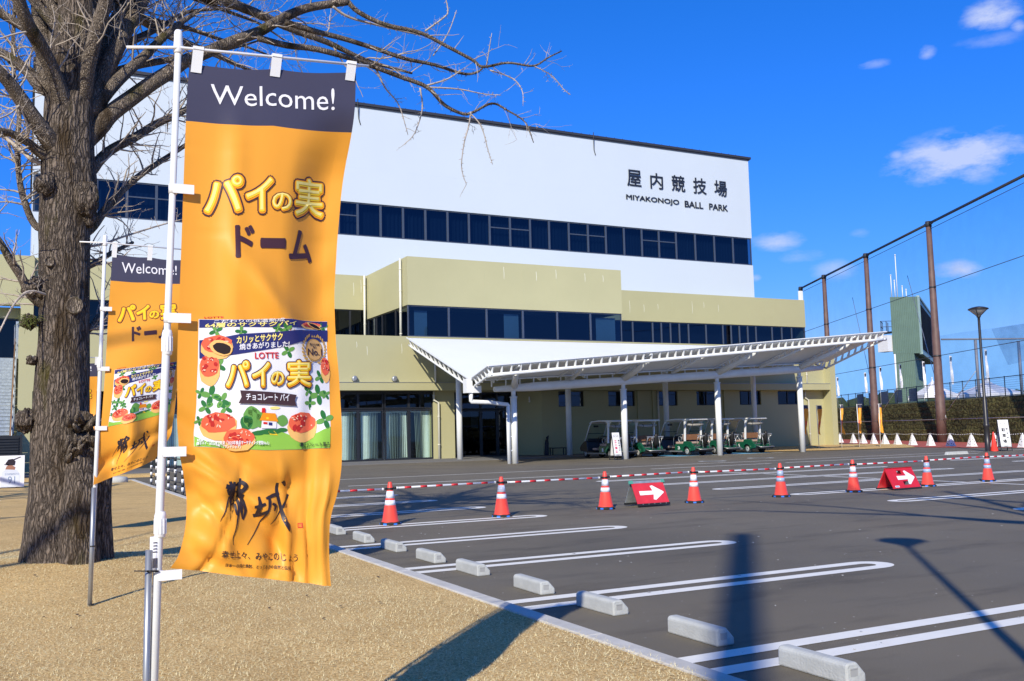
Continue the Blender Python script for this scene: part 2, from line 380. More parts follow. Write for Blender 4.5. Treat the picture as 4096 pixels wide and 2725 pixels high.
structure(g.build('parking_lines', m_paint))
g = MB()
for x0, x1 in ((30.3, 33.0), (34.0, 36.6)): g.quad((x0, 40.7, .004), (x1, 40.7, .004), (x1, 45.6, .004), (x0, 45.6, .004))
structure(g.build('blue_bay_paint', m_bluepaint))
g = MB(); line(28.0, 40.6, 37.4, 40.6, .15); line(33.2, 40.7, 33.2, 45.5, .15); structure(g.build('bay_lines', m_paint))
g = MB()
for cx, cy in ((26.8, 33.5), (30.5, 34.6)): 
    n = 28
    for i in range(n):
        a0, a1 = 2 * math.pi * i / n, 2 * math.pi * (i + 1) / n
        g.poly([(cx + math.cos(a) * r_, cy + math.sin(a) * r_, .004) for a, r_ in ((a0, .62), (a1, .62), (a1, .42), (a0, .42))], 1)
        g.poly([(cx, cy, .004), (cx + math.cos(a0) * .42, cy + math.sin(a0) * .42, .004), (cx + math.cos(a1) * .42, cy + math.sin(a1) * .42, .004)], 0)
structure(g.build('manhole_covers', [m_black_steel, m_concrete]))
# straw blades of the lawn near the camera
rg = np.random.default_rng(3)
NB = 270000
by = 2.6 + 12.5 * rg.random(NB) ** 1.6; bx = -3.5 + 6.9 * rg.random(NB)
keep = (bx > -.35 * by + .4 - 1.2) & (bx < 3.40)
bx = bx[keep]; by = by[keep]; n_ = len(bx)
an = rg.random(n_) * 2 * np.pi; ln = .012 + .022 * rg.random(n_); hh = .004 + .018 * rg.random(n_) ** 2; wd = .0010 + .0010 * rg.random(n_)
bz = LZ + .185 * np.exp(-((bx - .3) ** 2 + (by - 11.0) ** 2) / 2.6) + .012 * np.sin(bx * 1.3 + by * .7)
vv = np.zeros((n_, 3, 3)); ca, sa = np.cos(an), np.sin(an)
vv[:, 0] = np.stack([bx - sa * wd, by + ca * wd, bz + .001], 1); vv[:, 1] = np.stack([bx + sa * wd, by - ca * wd, bz + .001], 1)
vv[:, 2] = np.stack([bx + ca * ln, by + sa * ln, bz + hh], 1)
me = bpy.data.meshes.new('lawn_straw'); me.vertices.add(n_ * 3); me.vertices.foreach_set('co', vv.ravel()); me.loops.add(n_ * 3); me.loops.foreach_set('vertex_index', np.arange(n_ * 3, dtype=np.int32))
me.polygons.add(n_); me.polygons.foreach_set('loop_start', np.arange(0, n_ * 3, 3, dtype=np.int32)); me.polygons.foreach_set('loop_total', np.full(n_, 3, dtype=np.int32)); me.update(); me.materials.append(m_straw)
o = bpy.data.objects.new('lawn_straw', me); COL.objects.link(o); tag(o, 'short dry straw coloured grass blades covering the lawn', 'grass', kind='stuff')
# leaf litter and grit: too small to count
g = MB()
for i in range(70):
    x = rnd.uniform(-.5, 3.2); y = rnd.uniform(3.5, 12); a = rnd.uniform(0, 6.28); s_ = rnd.uniform(.008, .018)
    c_, d_ = math.cos(a) * s_, math.sin(a) * s_; zz = lz(x, y) + .012
    g.add([(x + c_, y + d_, zz + .006), (x - d_, y + c_, zz), (x - c_, y - d_, zz + .004), (x + d_, y - c_, zz + .008)], [(0, 1, 2, 3)], 0)
for i in range(60):
    x = rnd.uniform(4.5, 14); y = rnd.uniform(4.5, 15); a = rnd.uniform(0, 6.28); s_ = rnd.uniform(.008, .022)
    c_, d_ = math.cos(a) * s_, math.sin(a) * s_
    g.add([(x + c_, y + d_, .012), (x - d_, y + c_, .005), (x - c_, y - d_, .01), (x + d_, y - c_, .006)], [(0, 1, 2, 3)], 1)
tag(g.build('leaf_litter', [M('dead_leaf', (.05, .03, .02), .9), M('pale_scrap', (.5, .48, .45), .9)]), 'scattered dark leaf scraps and pale grit on lawn and asphalt', 'litter', kind='stuff')

# ------------------------------------------------------------------ sports hall
hall = thing('sports_hall', 'big white and tan sports hall with black rooftop lettering behind the car park', 'building', (0.3, 51, 0))
HO = Vector((0.3, 51, 0))
def hb(mb, name, mats, bevel=0):
    o = mb.build(name, mats, hall); o.location = -HO
    if bevel:
        b = o.modifiers.new('bevel', 'BEVEL'); b.width = bevel; b.segments = 2; b.limit_method = 'ANGLE'
    return o
def holes(mb, u0, u1, z0, z1, d0, d1, hs_, axis='x', mi=0):
    us = sorted({u0, u1, *[h[0] for h in hs_], *[h[1] for h in hs_]}); zs = sorted({z0, z1, *[h[2] for h in hs_], *[h[3] for h in hs_]})
    for i in range(len(us) - 1):
        for j in range(len(zs) - 1):
            cu = (us[i] + us[i + 1]) / 2; cz = (zs[j] + zs[j + 1]) / 2
            if any(h[0] < cu < h[1] and h[2] < cz < h[3] for h in hs_): continue
            if axis == 'x': mb.box(us[i], us[i + 1], d0, d1, zs[j], zs[j + 1], mi)
            else: mb.box(d0, d1, us[i], us[i + 1], zs[j], zs[j + 1], mi)
def window(u0, u1, z0, z1, d, mf, mg, split=None, fw=.07, axis='x', name='window', th=.08):
    """frame with a pane of glass; d is the outer plane, axis the wall direction"""
    f = MB()
    def B(a, b, c, e, t0=0, t1=th):
        if axis == 'x': f.box(a, b, d + t0, d + t1, c, e)
        else: f.box(d + t0, d + t1, a, b, c, e)
    B(u0, u0 + fw, z0, z1); B(u1 - fw, u1, z0, z1); B(u0 + fw, u1 - fw, z0, z0 + fw); B(u0 + fw, u1 - fw, z1 - fw, z1)
    if split: B(u0 + fw, u1 - fw, split - fw / 2, split + fw / 2, .003, th)
    fo = hb(f, name, mf)
    p = MB(); t = d + th * .6
    q = [rnd.uniform(-.007, .007) for _ in range(2)]
    if axis == 'x': p.quad((u0 + fw, t + q[0], z0 + fw), (u1 - fw, t - q[0], z0 + fw), (u1 - fw, t - q[0] + q[1], z1 - fw), (u0 + fw, t + q[0] + q[1], z1 - fw))
    else: p.quad((t, u0 + fw, z0 + fw), (t, u0 + fw, z1 - fw), (t, u1 - fw, z1 - fw), (t, u1 - fw, z0 + fw))
    p.build('pane', mg, fo, fix=False)
    return fo
# white hall
TX0, TX1, TY = .12, 53.05, 60.0
g = MB(); g.box(TX0, TX1, TY, TY + .3, 7, 14.62); g.box(TX0, TX1, TY, TY + .3, 16.88, 23.42); g.box(TX0, TX1, TY + .3, TY + .9, 7, 14.5); g.box(TX0, TX1, TY + .3, TY + .9, 17, 23.4)
g.box(TX0, TX0 + .3, TY + .9, 95, 0, 23.42); g.box(TX1 - .3, TX1, TY + .9, 95, 0, 23.42); g.box(TX0, TX1, 95, 95.3, 0, 23.42)
for x in np.arange(1.5, 53, 3.2): g.box(x - .006, x + .006, TY - .003, TY + .01, 17.0, 23.3)
g.box(TX0, TX1, TY - .003, TY + .01, 19.23, 19.245)
hb(g, 'white_wall', m_white_wall)
g = MB(); g.box(TX0 - .1, TX1 + .1, TY - .08, 95.4, 23.42, 23.52); g.box(TX0 - .14, TX1 + .2, TY - .14, 95.5, 23.52, 23.70)
for x in (19.4, 37.9): g.tube(((x, TY - .17, 23.9), (x, TY - .18, 23.5), (x + .1, TY - .03, 22.6), (x + .22, TY - .03, 22.2)), .03, 6)
hb(g, 'roof_edge', m_dark_trim)
g = MB()
for i in range(70):
    x = .6 + i * .74; g.box(x, x + .03, TY - .1, TY - .07, 23.70, 23.76)
hb(g, 'roof_seam', m_dark_trim)
mull = [18.42, 19.4, 21.0, 22.6, 24.23, 25.88, 27.51, 29.12, 30.75, 32.38, 33.96, 35.63, 37.29, 38.87, 40.51, 42.15, 43.76, 45.41, 47.28, 49.19, 51.1, 53.02]
mull = [.16 + i * 1.66 for i in range(10)] + [16.75] + [18.1] + mull[1:]
SPL = {(29.12, 30.75), (30.75, 32.38), (35.63, 37.29), (37.29, 38.87), (42.15, 43.76), (43.76, 45.41), (16.75, 18.1), (18.1, 19.4)}
for i in range(len(mull) - 1):
    a, b = mull[i], mull[i + 1]
    sp = 15.98 if (round(a, 2), round(b, 2)) in SPL or 5 < a < 8.2 else None
    window(a, b, 14.63, 16.87, TY + .06, m_frame, m_glass_navy, sp, .075)
g = MB(); V = []
for i in range(1060):
    x = TX0 + .02 + i * .05; V.append((x, TY + .55 + .05 * math.sin(i * 1.1) * (1 if (i // 33) % 3 else .3)))
for i in range(len(V) - 1): g.quad((*V[i], 14.55), (*V[i + 1], 14.55), (*V[i + 1], 16.95), (*V[i], 16.95))
hb(g, 'dark_curtain', m_curtain_navy)
for body, x0, z0, x1, z1, w in (('屋', 40.92, 20.12, 42.2, 21.4, 0), ('内', 43.08, 20.12, 44.25, 21.36, 0), ('競', 45.12, 20.12, 46.4, 21.4, 0), ('技', 47.24, 20.12, 48.52, 21.4, 0), ('場', 49.36, 20.12, 50.62, 21.4, 0),
                               ('MIYAKONOJO', 40.77, 18.93, 45.75, 19.42, .008), ('BALL', 46.32, 18.93, 48.12, 19.42, .008), ('PARK', 48.75, 18.93, 50.63, 19.42, .008)):
    g = MB(); g.text(body, lambda x, y, d: (x, TY - .03 - d, y), x0, z0, x1, z1, 0, w if w else .006, .05)
    o = g.build('lettering', M('lettering_black', (.02, .022, .03), .4, var=0) if 'lettering_black' not in bpy.data.materials else bpy.data.materials['lettering_black'], hall, fix=False); o.location = -HO
# tan two storey wing
Z1, Z2 = 7.04, 11.68
BX0, BX1 = 19.4, 34.05
g = MB()
holes(g, .3, 28.1, 3.93, Z1, 51, 51.3, [])
g.box(28.1, 51.2, 51, 51.3, 3.93, Z1)
g.box(.3, 51.2, 51.3, 58.3, 6.5, 6.6)                                     # terrace
g.box(.3, BX0, 58.35, 58.65, 9.46, Z2); g.box(BX1, 56.85, 58.35, 58.65, 9.44, Z2)
g.box(-14, .3, 57.9, 58.65, 8.95, Z2)
g.box(BX0, BX1, 51, 51.25, 8.86, Z2); g.box(BX0, BX0 + .25, 51.25, 58.35, 8.86, Z2); g.box(BX1 - .25, BX1, 51.25, 58.35, 8.86, Z2)
g.box(-14, 56.85, 58.65, 60, Z2 - .25, Z2 - .15); g.box(BX0 + .25, BX1 - .25, 51.25, 58.65, Z2 - .25, Z2 - .15)
g.box(56.6, 56.85, 58.65, 74, 0, Z2); g.box(51.7, 56.6, 58.35, 58.6, 0, 7)
g.box(51.2, 51.7, 50.4, 58.3, 0, Z1)                                      # end fin
g.box(-.32, .3, 51.0, 58.6, 0, Z1); g.box(-.32, .3, 57.9, 59.4, Z1, 8.95)
g.box(-14, -.32, 59.2, 59.5, 0, 6.0); holes(g, -14, -.32, 6.0, 8.95, 59.2, 59.5, [(-3.6, -.42, 6.05, 8.35)])
wall_o = hb(g, 'tan_wall', m_tan)
g = MB(); g.box(4, 51.2, 50.45, 51, 3.93, 4.36); hb(g, 'ledge', m_tan, .01)
g = MB(); g.box(4, 51.2, 50.43, 51, 4.36, 4.385); hb(g, 'ledge_flashing', m_grey_metal)
small = [(29.29, 31.12), (32.92, 34.95), (36.52, 38.31), (39.88, 41.68), (43.54, 45.42), (46.95, 48.95)]
g = MB(); holes(g, 28.1, 51.2, 0, 3.93, 51.2, 51.5, [(a, b, 2.94, 3.9) for a, b in small])
for x in (35.07, 36.25, 42.1): g.box(x, x + .34, 51.1, 51.2, 0, 3.93)
g.add([(27.1, 52.55, 0), (28.1, 51.2, 0), (28.1, 51.5, 0), (27.4, 52.55, 0), (27.1, 52.55, 3.93), (28.1, 51.2, 3.93), (28.1, 51.5, 3.93), (27.4, 52.55, 3.93)], [(0, 1, 5, 4), (1, 2, 6, 5), (2, 3, 7, 6), (3, 0, 4, 7), (4, 5, 6, 7)])
hb(g, 'ground_floor_wall', m_tan)
g = MB(); g.box(20.98, 22.3, 51.2, 52.6, 0, 3.93); hb(g, 'wall_pier', m_tan)
for a, b in small:
    c = (a + b) / 2
    window(a, c, 2.94, 3.9, 51.3, m_frame_dark, m_glass_navy, None, .05); window(c, b, 2.94, 3.9, 51.3, m_frame_dark, m_glass_navy, None, .05)
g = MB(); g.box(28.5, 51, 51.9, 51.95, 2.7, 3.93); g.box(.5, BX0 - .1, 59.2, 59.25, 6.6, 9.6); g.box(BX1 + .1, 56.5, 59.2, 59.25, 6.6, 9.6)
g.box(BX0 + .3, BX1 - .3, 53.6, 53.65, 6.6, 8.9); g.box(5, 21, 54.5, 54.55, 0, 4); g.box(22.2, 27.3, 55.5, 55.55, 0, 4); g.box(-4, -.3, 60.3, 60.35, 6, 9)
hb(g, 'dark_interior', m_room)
# terrace level windows
def band(xs, z0, z1, d, mf, mg):
    for a, b in zip(xs[:-1], xs[1:]): window(a, b, z0, z1, d, mf, mg, None, .06)
band([BX0 + .02, 21.98, 24.43, 26.87, 29.28, 31.69, BX1 - .02], Z1, 8.85, 51.06, m_frame, m_glass_navy)
band([.32 + 1.0 * i for i in range(0, 20, 2)] + [BX0], 6.7, 9.45, 58.42, m_frame_dark, m_glass_dark)
band([BX1, 36.0, 38.1, 39.9, 41.69, 42.48, 43.32, 44.15, 45.01, 46.68, 48.33, 49.14, 49.97, 50.81, 51.65, 53.32, 54.34, 55.39, 56.84], 6.7, 9.43, 58.42, m_frame, m_glass_navy)
for a, b in ((51.1, 53.2), (53.2, 55.6), (55.6, 56.7), (56.7, 58.3)): window(a, b, 6.65, 8.85, BX0 + .05, m_frame_dark, m_glass_dark, None, .07, 'y')
for x0, x1, lo in ((19.95, 20.75, 0), (25.75, 26.75, 0), (26.95, 27.15, 0), (32.3, 33.75, 0)):
    g = MB(); g.box(x0, x1, 51.42, 51.43, 7.0, 8.6); hb(g, 'roller_blind', m_roller)
# glazed ground floor, sliding doors with vertical blinds
for k in range(5):
    x = 6.05 + 3.0 * k
    for a, b in ((x, x + 1.46), (x + 1.46, x + 2.94)):
        window(a, b, .04, 2.9, 51.3, m_frame_dark, m_glass_clear, None, .09)
        window(a, b, 2.93, 3.82, 51.3, m_frame_dark, m_glass_dark, None, .07)
    g = MB(); xx = x + .1
    while xx < x + 2.8:
        tilt = .045 + .03 * math.sin(xx * 5.1); gap = (abs((xx - x) - 1.75) < .08 and k == 4) or (k == 3 and (xx - x) > 2.62) or (abs((xx - x) - 1.45) < .14)
        low = .12 + .05 * math.sin(xx * 3); sway = .10 * math.sin((xx - x) * 2.1 + k) if k == 4 else .02
        if not gap: g.quad((xx + sway, 51.6 - tilt, low), (xx + .095 + sway, 51.6 + tilt, low), (xx + .095, 51.6 + tilt, 2.72), (xx, 51.6 - tilt, 2.72))
        xx += .093
    g.box(x + .05, x + 2.85, 51.57, 51.63, 2.72, 2.78)
    hb(g, 'vertical_blind', m_blind)
g = MB(); g.box(5.9, 20.98, 51.25, 51.5, 3.82, 3.93); hb(g, 'door_header', m_frame_dark)
# entrance: glazed doors in the recess
ent = [22.32, 23.25, 24.6, 25.7, 27.05]
for a, b in zip(ent[:-1], ent[1:]):
    window(a, b, .02, 2.85, 52.5, m_frame_dark, m_glass_dark, None, .1, name='door'); window(a, b, 2.88, 3.9, 52.5, m_frame_dark, m_glass_dark, None, .07)
g = MB(); g.box(24.05, 24.5, 52.75, 52.76, 1.75, 2.75); g.box(24.05, 24.5, 52.75, 52.76, 3.1, 3.35); g.box(26.5, 26.95, 52.75, 52.76, .5, 2.6); hb(g, 'notice_board', m_roller)
g = MB()
for i in range(6):
    for j in range(3): g.box(25.75 + j * .22, 25.75 + j * .22 + .15, 53.4, 53.42, 1.0 + i * .24, 1.0 + i * .24 + .14)
hb(g, 'leaflet_rack', M('leaflets', (.22, .22, .22), .8, var=.5, scale=20))
g = MB(); g.box(22.3, 28.1, 51.2, 52.5, 3.9, 3.93); hb(g, 'soffit', m_tan)
# pipes, vents and fittings
def pipe(pts, r=.055):
    g = MB(); g.tube(pts, r, 10)
    for a, b in zip(pts[:-1], pts[1:]):
        a = Vector(a); b = Vector(b)
        if abs((b - a).normalized().z) > .95:
            n = max(1, int((b - a).length / 1.1))
            for i in range(n):
                c = a.lerp(b, (i + .5) / n); g.cyl(c - Vector((0, 0, .025)), c + Vector((0, 0, .025)), r + .018, n=10); g.bar(c, c + Vector((.02, .12, 0)), .03, .03)
    hb(g, 'downpipe', m_cream_pipe)
pipe([(21.0, 50.9, 5.7), (21.02, 50.9, 4.42)]); pipe([(20.98, 51.1, 3.93), (20.98, 51.1, 3.4), (21.25, 51.08, 3.25), (21.25, 51.08, .03)], .06)
pipe([(19.26, 51.78, 11.66), (19.26, 51.78, 6.62)], .07); pipe([(19.2, 58.15, 11.66), (19.2, 58.15, 6.62)], .07)
pipe([(49.45, 50.9, 6.9), (49.45, 50.9, 4.42)]); pipe([(49.4, 51.1, 3.93), (49.4, 51.1, 3.4), (49.66, 51.08, 3.25), (49.66, 51.08, .03)], .06)
pipe([(36.6, 51.0, 3.93), (36.6, 51.0, .03)])
for x in (16.2, 18.53):
    g = MB(); g.tube(((x, 51, 4.6), (x, 50.88, 4.6), (x, 50.82, 4.6), (x, 50.80, 4.6)), [.15, .17, .15, .08], 18); hb(g, 'vent_cap', m_grey_metal)
g = MB(); g.box(27.5, 27.56, 51.7, 51.76, 3.4, 3.6); g.cyl((27.45, 51.55, 3.35), (27.25, 51.2, 3.28), .05, n=10); hb(g, 'security_camera', m_white_plastic)
g = MB(); g.box(56.45, 56.8, 58.4, 58.6, Z2, 12.45); hb(g, 'roof_box', m_white_plastic, .02)
m_streak = M('pale_streak', (.66, .66, .52), .7, var=.1)
for yy, L_ in ((50.997, ((25.6, 11.42), (27.83, 11.25), (29.22, 11.45), (31.32, 11.33), (32.67, 11.28), (16.35, 6.66), (16.95, 6.42), (19.0, 6.6))), (58.347, ((39.63, 10.94), (42.17, 10.77), (45.37, 11.1), (46.49, 11.1), (47.9, 10.95), (18.53, 11.2), (19.02, 11.4), (40.9, 10.7)))):
    for x, z0 in L_:
        g = MB(); l = rnd.uniform(.35, 1.0); g.poly([(x - .012, yy, z0), (x + .016, yy, z0), (x + .045, yy, z0 - l * .55), (x + .022, yy, z0 - l), (x + .006, yy, z0 - l * .9), (x + .008, yy, z0 - l * .5)]); hb(g, 'paint_streak', m_streak)
g = MB()
for x in (21.9, 24.3, 26.9, 29.3, 31.7): g.box(x, x + .012, 50.996, 51, 8.9, Z2 - .02)
for x in (9, 12, 15, 17.9, 35, 38, 41, 44, 47, 50): g.box(x, x + .012, 50.996, 51, 4.4, Z1 - .02)
for x in (36, 38.5, 41, 43.5, 46, 48.5, 51, 53.5): g.box(x, x + .012, 58.346, 58.35, 9.5, Z2 - .02)
hb(g, 'panel_joint', M('joint_sealant', (.43, .42, .25), .8, var=.05))
window(-2.0, -.42, 6.05, 8.35, 59.25, m_frame_dark, m_glass_dark, None, .1, name='door'); window(-3.6, -2.0, 6.05, 8.35, 59.25, m_frame_dark, m_glass_dark, None, .1, name='door')
g = MB(); g.box(-.62, -.58, 59.16, 59.2, 6.9, 8.0); hb(g, 'door_handle', m_steel)
g = MB(); g.box(-8, -.32, 57.9, 59.2, 5.85, 6.03); hb(g, 'landing', m_concrete)
# metal stair at the left end
st = thing('outdoor_stair', 'galvanised metal stair climbing to the upper door left of the tree trunk', 'stairs', (-2.2, 46.5, 0))
SO = Vector((-2.2, 46.5, 0)); ns = 33
def sb(mb, name, mat): o = mb.build(name, mat, st); o.location = -SO; return o
g = MB()
for i in range(ns):
    y = 46.6 + (57.9 - 46.6) * i / ns; zt = 6.03 * (i + 1) / ns
    g.box(-4.2, -.62, y, y + .36, zt - .03, zt); g.box(-4.2, -.62, y + .004, y + .02, zt - .155, zt - .03)
sb(g, 'steps', m_galv)
for x in (-4.26, -.58):
    g = MB(); g.prism([(46.5, 0), (46.9, 0), (57.9, 5.75), (57.9, 6.15), (57.6, 6.15), (46.5, .25)], lambda u, v, d, x=x: (x + d, u, v), 0, .06); sb(g, 'stringer', m_galv)
g = MB(); g.tube([(-.55, 46.6, 1.1), (-.55, 57.9, 7.1)], .03, 8)
sb(g, 'handrail', M('brown_rail', (.30, .17, .09), .5))
g = MB()
for i in range(12):
    y = 46.7 + i * 1.0; zz = .1 + 6.0 * (y - 46.6) / 11.3; g.cyl((-.5, y, zz), (-.5, y, zz + 1.0), .022, n=8)
g.bar((-.46, 57.6, 6.0), (-.46, 57.6, 8.0), .14, .14); g.bar((-.46, 50.2, 1.9), (-.46, 57.6, 7.9), .05, .05)
sb(g, 'railing', m_galv)
g = MB()
g.box(-4, -.08, 45.3, 45.36, 0, 1.8); 
for i in range(14): g.bar((-3.9, 45.27, .2 + i * .115), (-.2, 45.27, .2 + i * .115), .05, .07)
for x in (-4, -2, -.1): g.box(x - .04, x + .04, 45.2, 45.4, 0, 1.84)
tag(g.build('louvre_screen', m_black_steel), 'black slatted screen standing at the foot of the metal stair', 'screen')

# ------------------------------------------------------------------ entrance canopy
can = thing('entrance_canopy', 'white butterfly canopy on round white columns over the hall entrance', 'canopy', (30, 44, 0))
CO = Vector((30, 44, 0))
def cb(mb, name, mat): o = mb.build(name, mat, can); o.location = -CO; return o
def lerp(a, b, t): return a + (b - a) * t
# roof lines, t = 0 left end .. 1 right end
def rear(t): return Vector((lerp(19.1, 47.5, t), 50.4, 6.87))
def valley(t): return Vector((lerp(18.25, 40.6, t), 40.1, lerp(3.9, 5.05, t)))
def front(t): return Vector((lerp(17.92, 42.4, t), 37.4, lerp(4.34, 6.5, t)))
def surf(t, s):                                            # s 0 rear .. .8 valley .. 1 front
    return rear(t).lerp(valley(t), s) if s <= 1 else valley(t).lerp(front(t), s - 1)
NT = 26; SS = [0, .25, .5, .75, 1, 1.25, 1.5, 1.75, 2]
g = MB()
for dz, flip in ((0, False), (-.035, True)):
    P = [[surf(i / NT, s) + Vector((0, 0, dz)) for s in SS] for i in range(NT + 1)]
    for i in range(NT):
        for j in range(len(SS) - 1): g.add((P[i][j], P[i + 1][j], P[i + 1][j + 1], P[i][j + 1]), ((0, 1, 2, 3),), 0, True)
def rim(a, b):
    g.add((a, b, b + Vector((0, 0, -.035)), a + Vector((0, 0, -.035))), ((0, 1, 2, 3),))
for i in range(NT):
    for s in (0, 2): rim(surf(i / NT, s), surf((i + 1) / NT, s))
for t in (0, 1):
    for j in range(len(SS) - 1): rim(surf(t, SS[j]), surf(t, SS[j + 1]))
cb(g, 'roof_membrane', m_membrane)
DN = Vector((0, 0, 1))
def edge_frame(fn, name, n, drop, r, inset):
    """edge strip, lower tube and gusset plates along a roof edge"""
    e = MB(); pts = [fn(i / 20) for i in range(21)]
    lo = [p - DN * drop + inset for p in pts]
    e.tube(lo, r, 10)
    for a, b in zip(pts[:-1], pts[1:]): e.bar(a + DN * .02, b + DN * .02, .07, .045)
    o = cb(e, name, m_metal_white)
    for i in range(n):
        t = (i + .5) / n; p = fn(t); q = p - DN * drop + inset; d = (fn(min(1, t + .01)) - fn(max(0, t - .01))).normalized()
        e = MB(); w = d * .022; a = p - DN * .04; sdir = inset.normalized() if inset.length > 0 else Vector((0, 1, 0))
        A = [a + sdir * .02, a + sdir * .10, q + sdir * .16, q + sdir * .0]
        e.add([v - w for v in A] + [v + w for v in A], [(0, 1, 2, 3), (7, 6, 5, 4), (0, 4, 5, 1), (1, 5, 6, 2), (2, 6, 7, 3), (3, 7, 4, 0)])
        e.build('gusset', m_metal_white, o)
    return o
edge_frame(lambda t: front(t), 'front_edge', 52, .40, .085, Vector((0, .10, 0)))
edge_frame(lambda t: rear(0).lerp(valley(0), t), 'left_edge', 14, .40, .055, Vector((.12, 0, 0)))
edge_frame(lambda t: valley(0).lerp(front(0), .12 + t * .88), 'left_front_edge', 5, .34, .055, Vector((.14, 0, 0)))
edge_frame(lambda t: valley(1).lerp(front(1), t), 'right_front_edge', 9, .38, .055, Vector((-.12, 0, 0)))
edge_frame(lambda t: rear(1).lerp(valley(1), t), 'right_edge', 14, .40, .055, Vector((-.12, 0, 0)))
# main beam under the valley
def beam(t): return Vector((lerp(19.4, 39.95, t), 39.9, lerp(3.46, 4.66, t)))
g = MB(); g.tube([beam(i / 10) for i in range(11)], [.12] + [.21] * 9 + [.13], 16); cb(g, 'main_beam', m_metal_white)
fcol = [20.4, 26.55, 32.45, 38.2]
def strut(t, r0, r1, name, off):
    """raking beam from the main beam up to the front edge, with little hangers to the membrane"""
    a = beam(t) + Vector((0, -.1, off)); tt = min(1, max(0, t * .97 + .015)); b = front(tt) + Vector((0, .35, -.42))
    e = MB(); mid = a.lerp(b, .55) + Vector((0, 0, -.04)); e.tube([a, mid, b], [r0, (r0 + r1) / 2, r1], 10)
    for i in range(6):
        s = .15 + i * .14; p = a.lerp(b, s); top = valley(tt).lerp(front(tt), s)
        e.bar(p, Vector((p.x, p.y, top.z - .05)), .05, .09)
    e.bar(valley(tt) - DN * .09, front(tt) - DN * .09, .06, .06)
    cb(e, name, m_metal_white)
for x in fcol:
    t = (x - 19.4) / (39.95 - 19.4); strut(t, .17, .12, 'raking_beam', .1)
for x in (23.5, 29.5, 35.3): strut((x - 19.4) / 20.55, .085, .07, 'rafter', .25)
for i in range(9):                                       # rear rafters
    t = (i + .5) / 9; a = valley(t) - DN * .14; b = rear(t) - DN * .14
    e = MB(); e.bar(a, b, .07, .12); cb(e, 'rear_rafter', m_metal_white)
g = MB()
for i in range(30):
    t = (i + .5) / 30; p = valley(t); g.bar(p - DN * .06, Vector((p.x, p.y, beam(t).z + .05)), .05, .05)
g.bar(valley(.02) - DN * .05, valley(.98) - DN * .05, .3, .06)
cb(g, 'valley_gutter', m_metal_white)
for x in fcol:
    zb_ = beam((x - 19.4) / 20.55).z; e = MB(); zc = zb_ - .42
    e.lathe([(.155, 0), (.155, zc)], 20, c=(x, 39.9, 0)); e.lathe([(.185, zc - .03), (.185, zc + .02)], 20, c=(x, 39.9, 0)); e.lathe([(.105, zc), (.105, zb_)], 16, c=(x, 39.9, 0)); cb(e, 'column', m_metal_white)
for x in (21.45, 28.45, 35.46, 42.5):
    t = (x - 19.0) / 24; e = MB(); top = lerp(4.3, 5.3, t) + .25; e.lathe([(.165, 0), (.165, top)], 20, c=(x, 48.6, 0)); e.bar((x, 48.6, top - .1), (x, 48.6, surf(min(.98, t), .18).z - .1), .1, .1); cb(e, 'column', m_metal_white)
# drain hopper and pipe at the low end of the valley
g = MB(); g.box(18.0, 18.3, 39.9, 40.3, 3.3, 3.95); g.box(18.3, 18.72, 39.85, 40.2, 3.3, 3.62)
cb(g, 'rain_hopper', m_metal_white)
g = MB(); g.tube([(18.28, 40.05, 3.3), (18.28, 40.05, 2.92), (18.28, 40.05, 2.9), (18.95, 39.9, 2.86), (19.1, 39.9, 2.86), (20.06, 39.85, 2.74), (20.08, 39.85, 2.7), (20.08, 39.85, 0)], .095, 12)
for z_ in (.6, 1.25, 2.35): g.cyl((20.08, 39.85, z_), (20.4, 39.9, z_), .03, n=8)
cb(g, 'drain_pipe', m_metal_white)

# ------------------------------------------------------------------ car park things
def ordinal(i): return ['first', 'second', 'third', 'fourth', 'fifth', 'sixth', 'seventh', 'eighth', 'ninth', 'tenth', 'eleventh', 'twelfth'][i]
# wheel stops
def stop_mesh():
    g = MB(); L2 = .285
    prof = [(0, 0), (0, .105), (.018, .122), (.085, .122), (.15, .05), (.15, 0)]
    g.prism([(a, b) for a, b in prof], lambda u, v, d: (u, d, v), -L2, L2)
    return g
ws = thing('wheel_stop', 'x', 'wheel stop', (4.205, 4.42, 0), 0, 'concrete wheel stops along the kerb')
b_ = stop_mesh().build('block', m_concrete, ws, bevel=.012)
for s in (-1, 1):
    g = MB(); y = s * .2865; g.add([(.03, y, .045), (.085, y, .045), (.085, y, .09), (.03, y, .09)], [(0, 1, 2, 3)]); g.box(.03, .085, y - .003, y + .0015, .084, .09)
    g.build('end_recess', M('recess_grey', (.33, .33, .32), .9, var=.1) if 'recess_grey' not in bpy.data.materials else bpy.data.materials['recess_grey'], ws)
ys = [4.42, 5.57, 6.86, 8.05, 9.42, 10.6, 11.87, 13.1, 14.42]
lab = ['nearest concrete wheel stop, cut by the bottom edge of the photo', 'concrete wheel stop second from the bottom of the photo, touched by the broad post shadow', 'third concrete wheel stop from the bottom, across a white double line',
       'fourth concrete wheel stop from the bottom, alone between two double lines', 'fifth concrete wheel stop from the bottom, lying over a white double line', 'sixth concrete wheel stop from the bottom, beside a dark triangle of shadow',
       'seventh concrete wheel stop from the bottom, across a thin double line', 'eighth concrete wheel stop, second last before the orange banner', 'farthest concrete wheel stop, partly hidden by the orange banner']
for i, y in enumerate(ys):
    o = ws if i == 0 else dup(ws)
    o.location = (4.205, y, 0); o.rotation_euler = (0, 0, R(rnd.uniform(-1.2, 1.2))); o['label'] = lab[i]
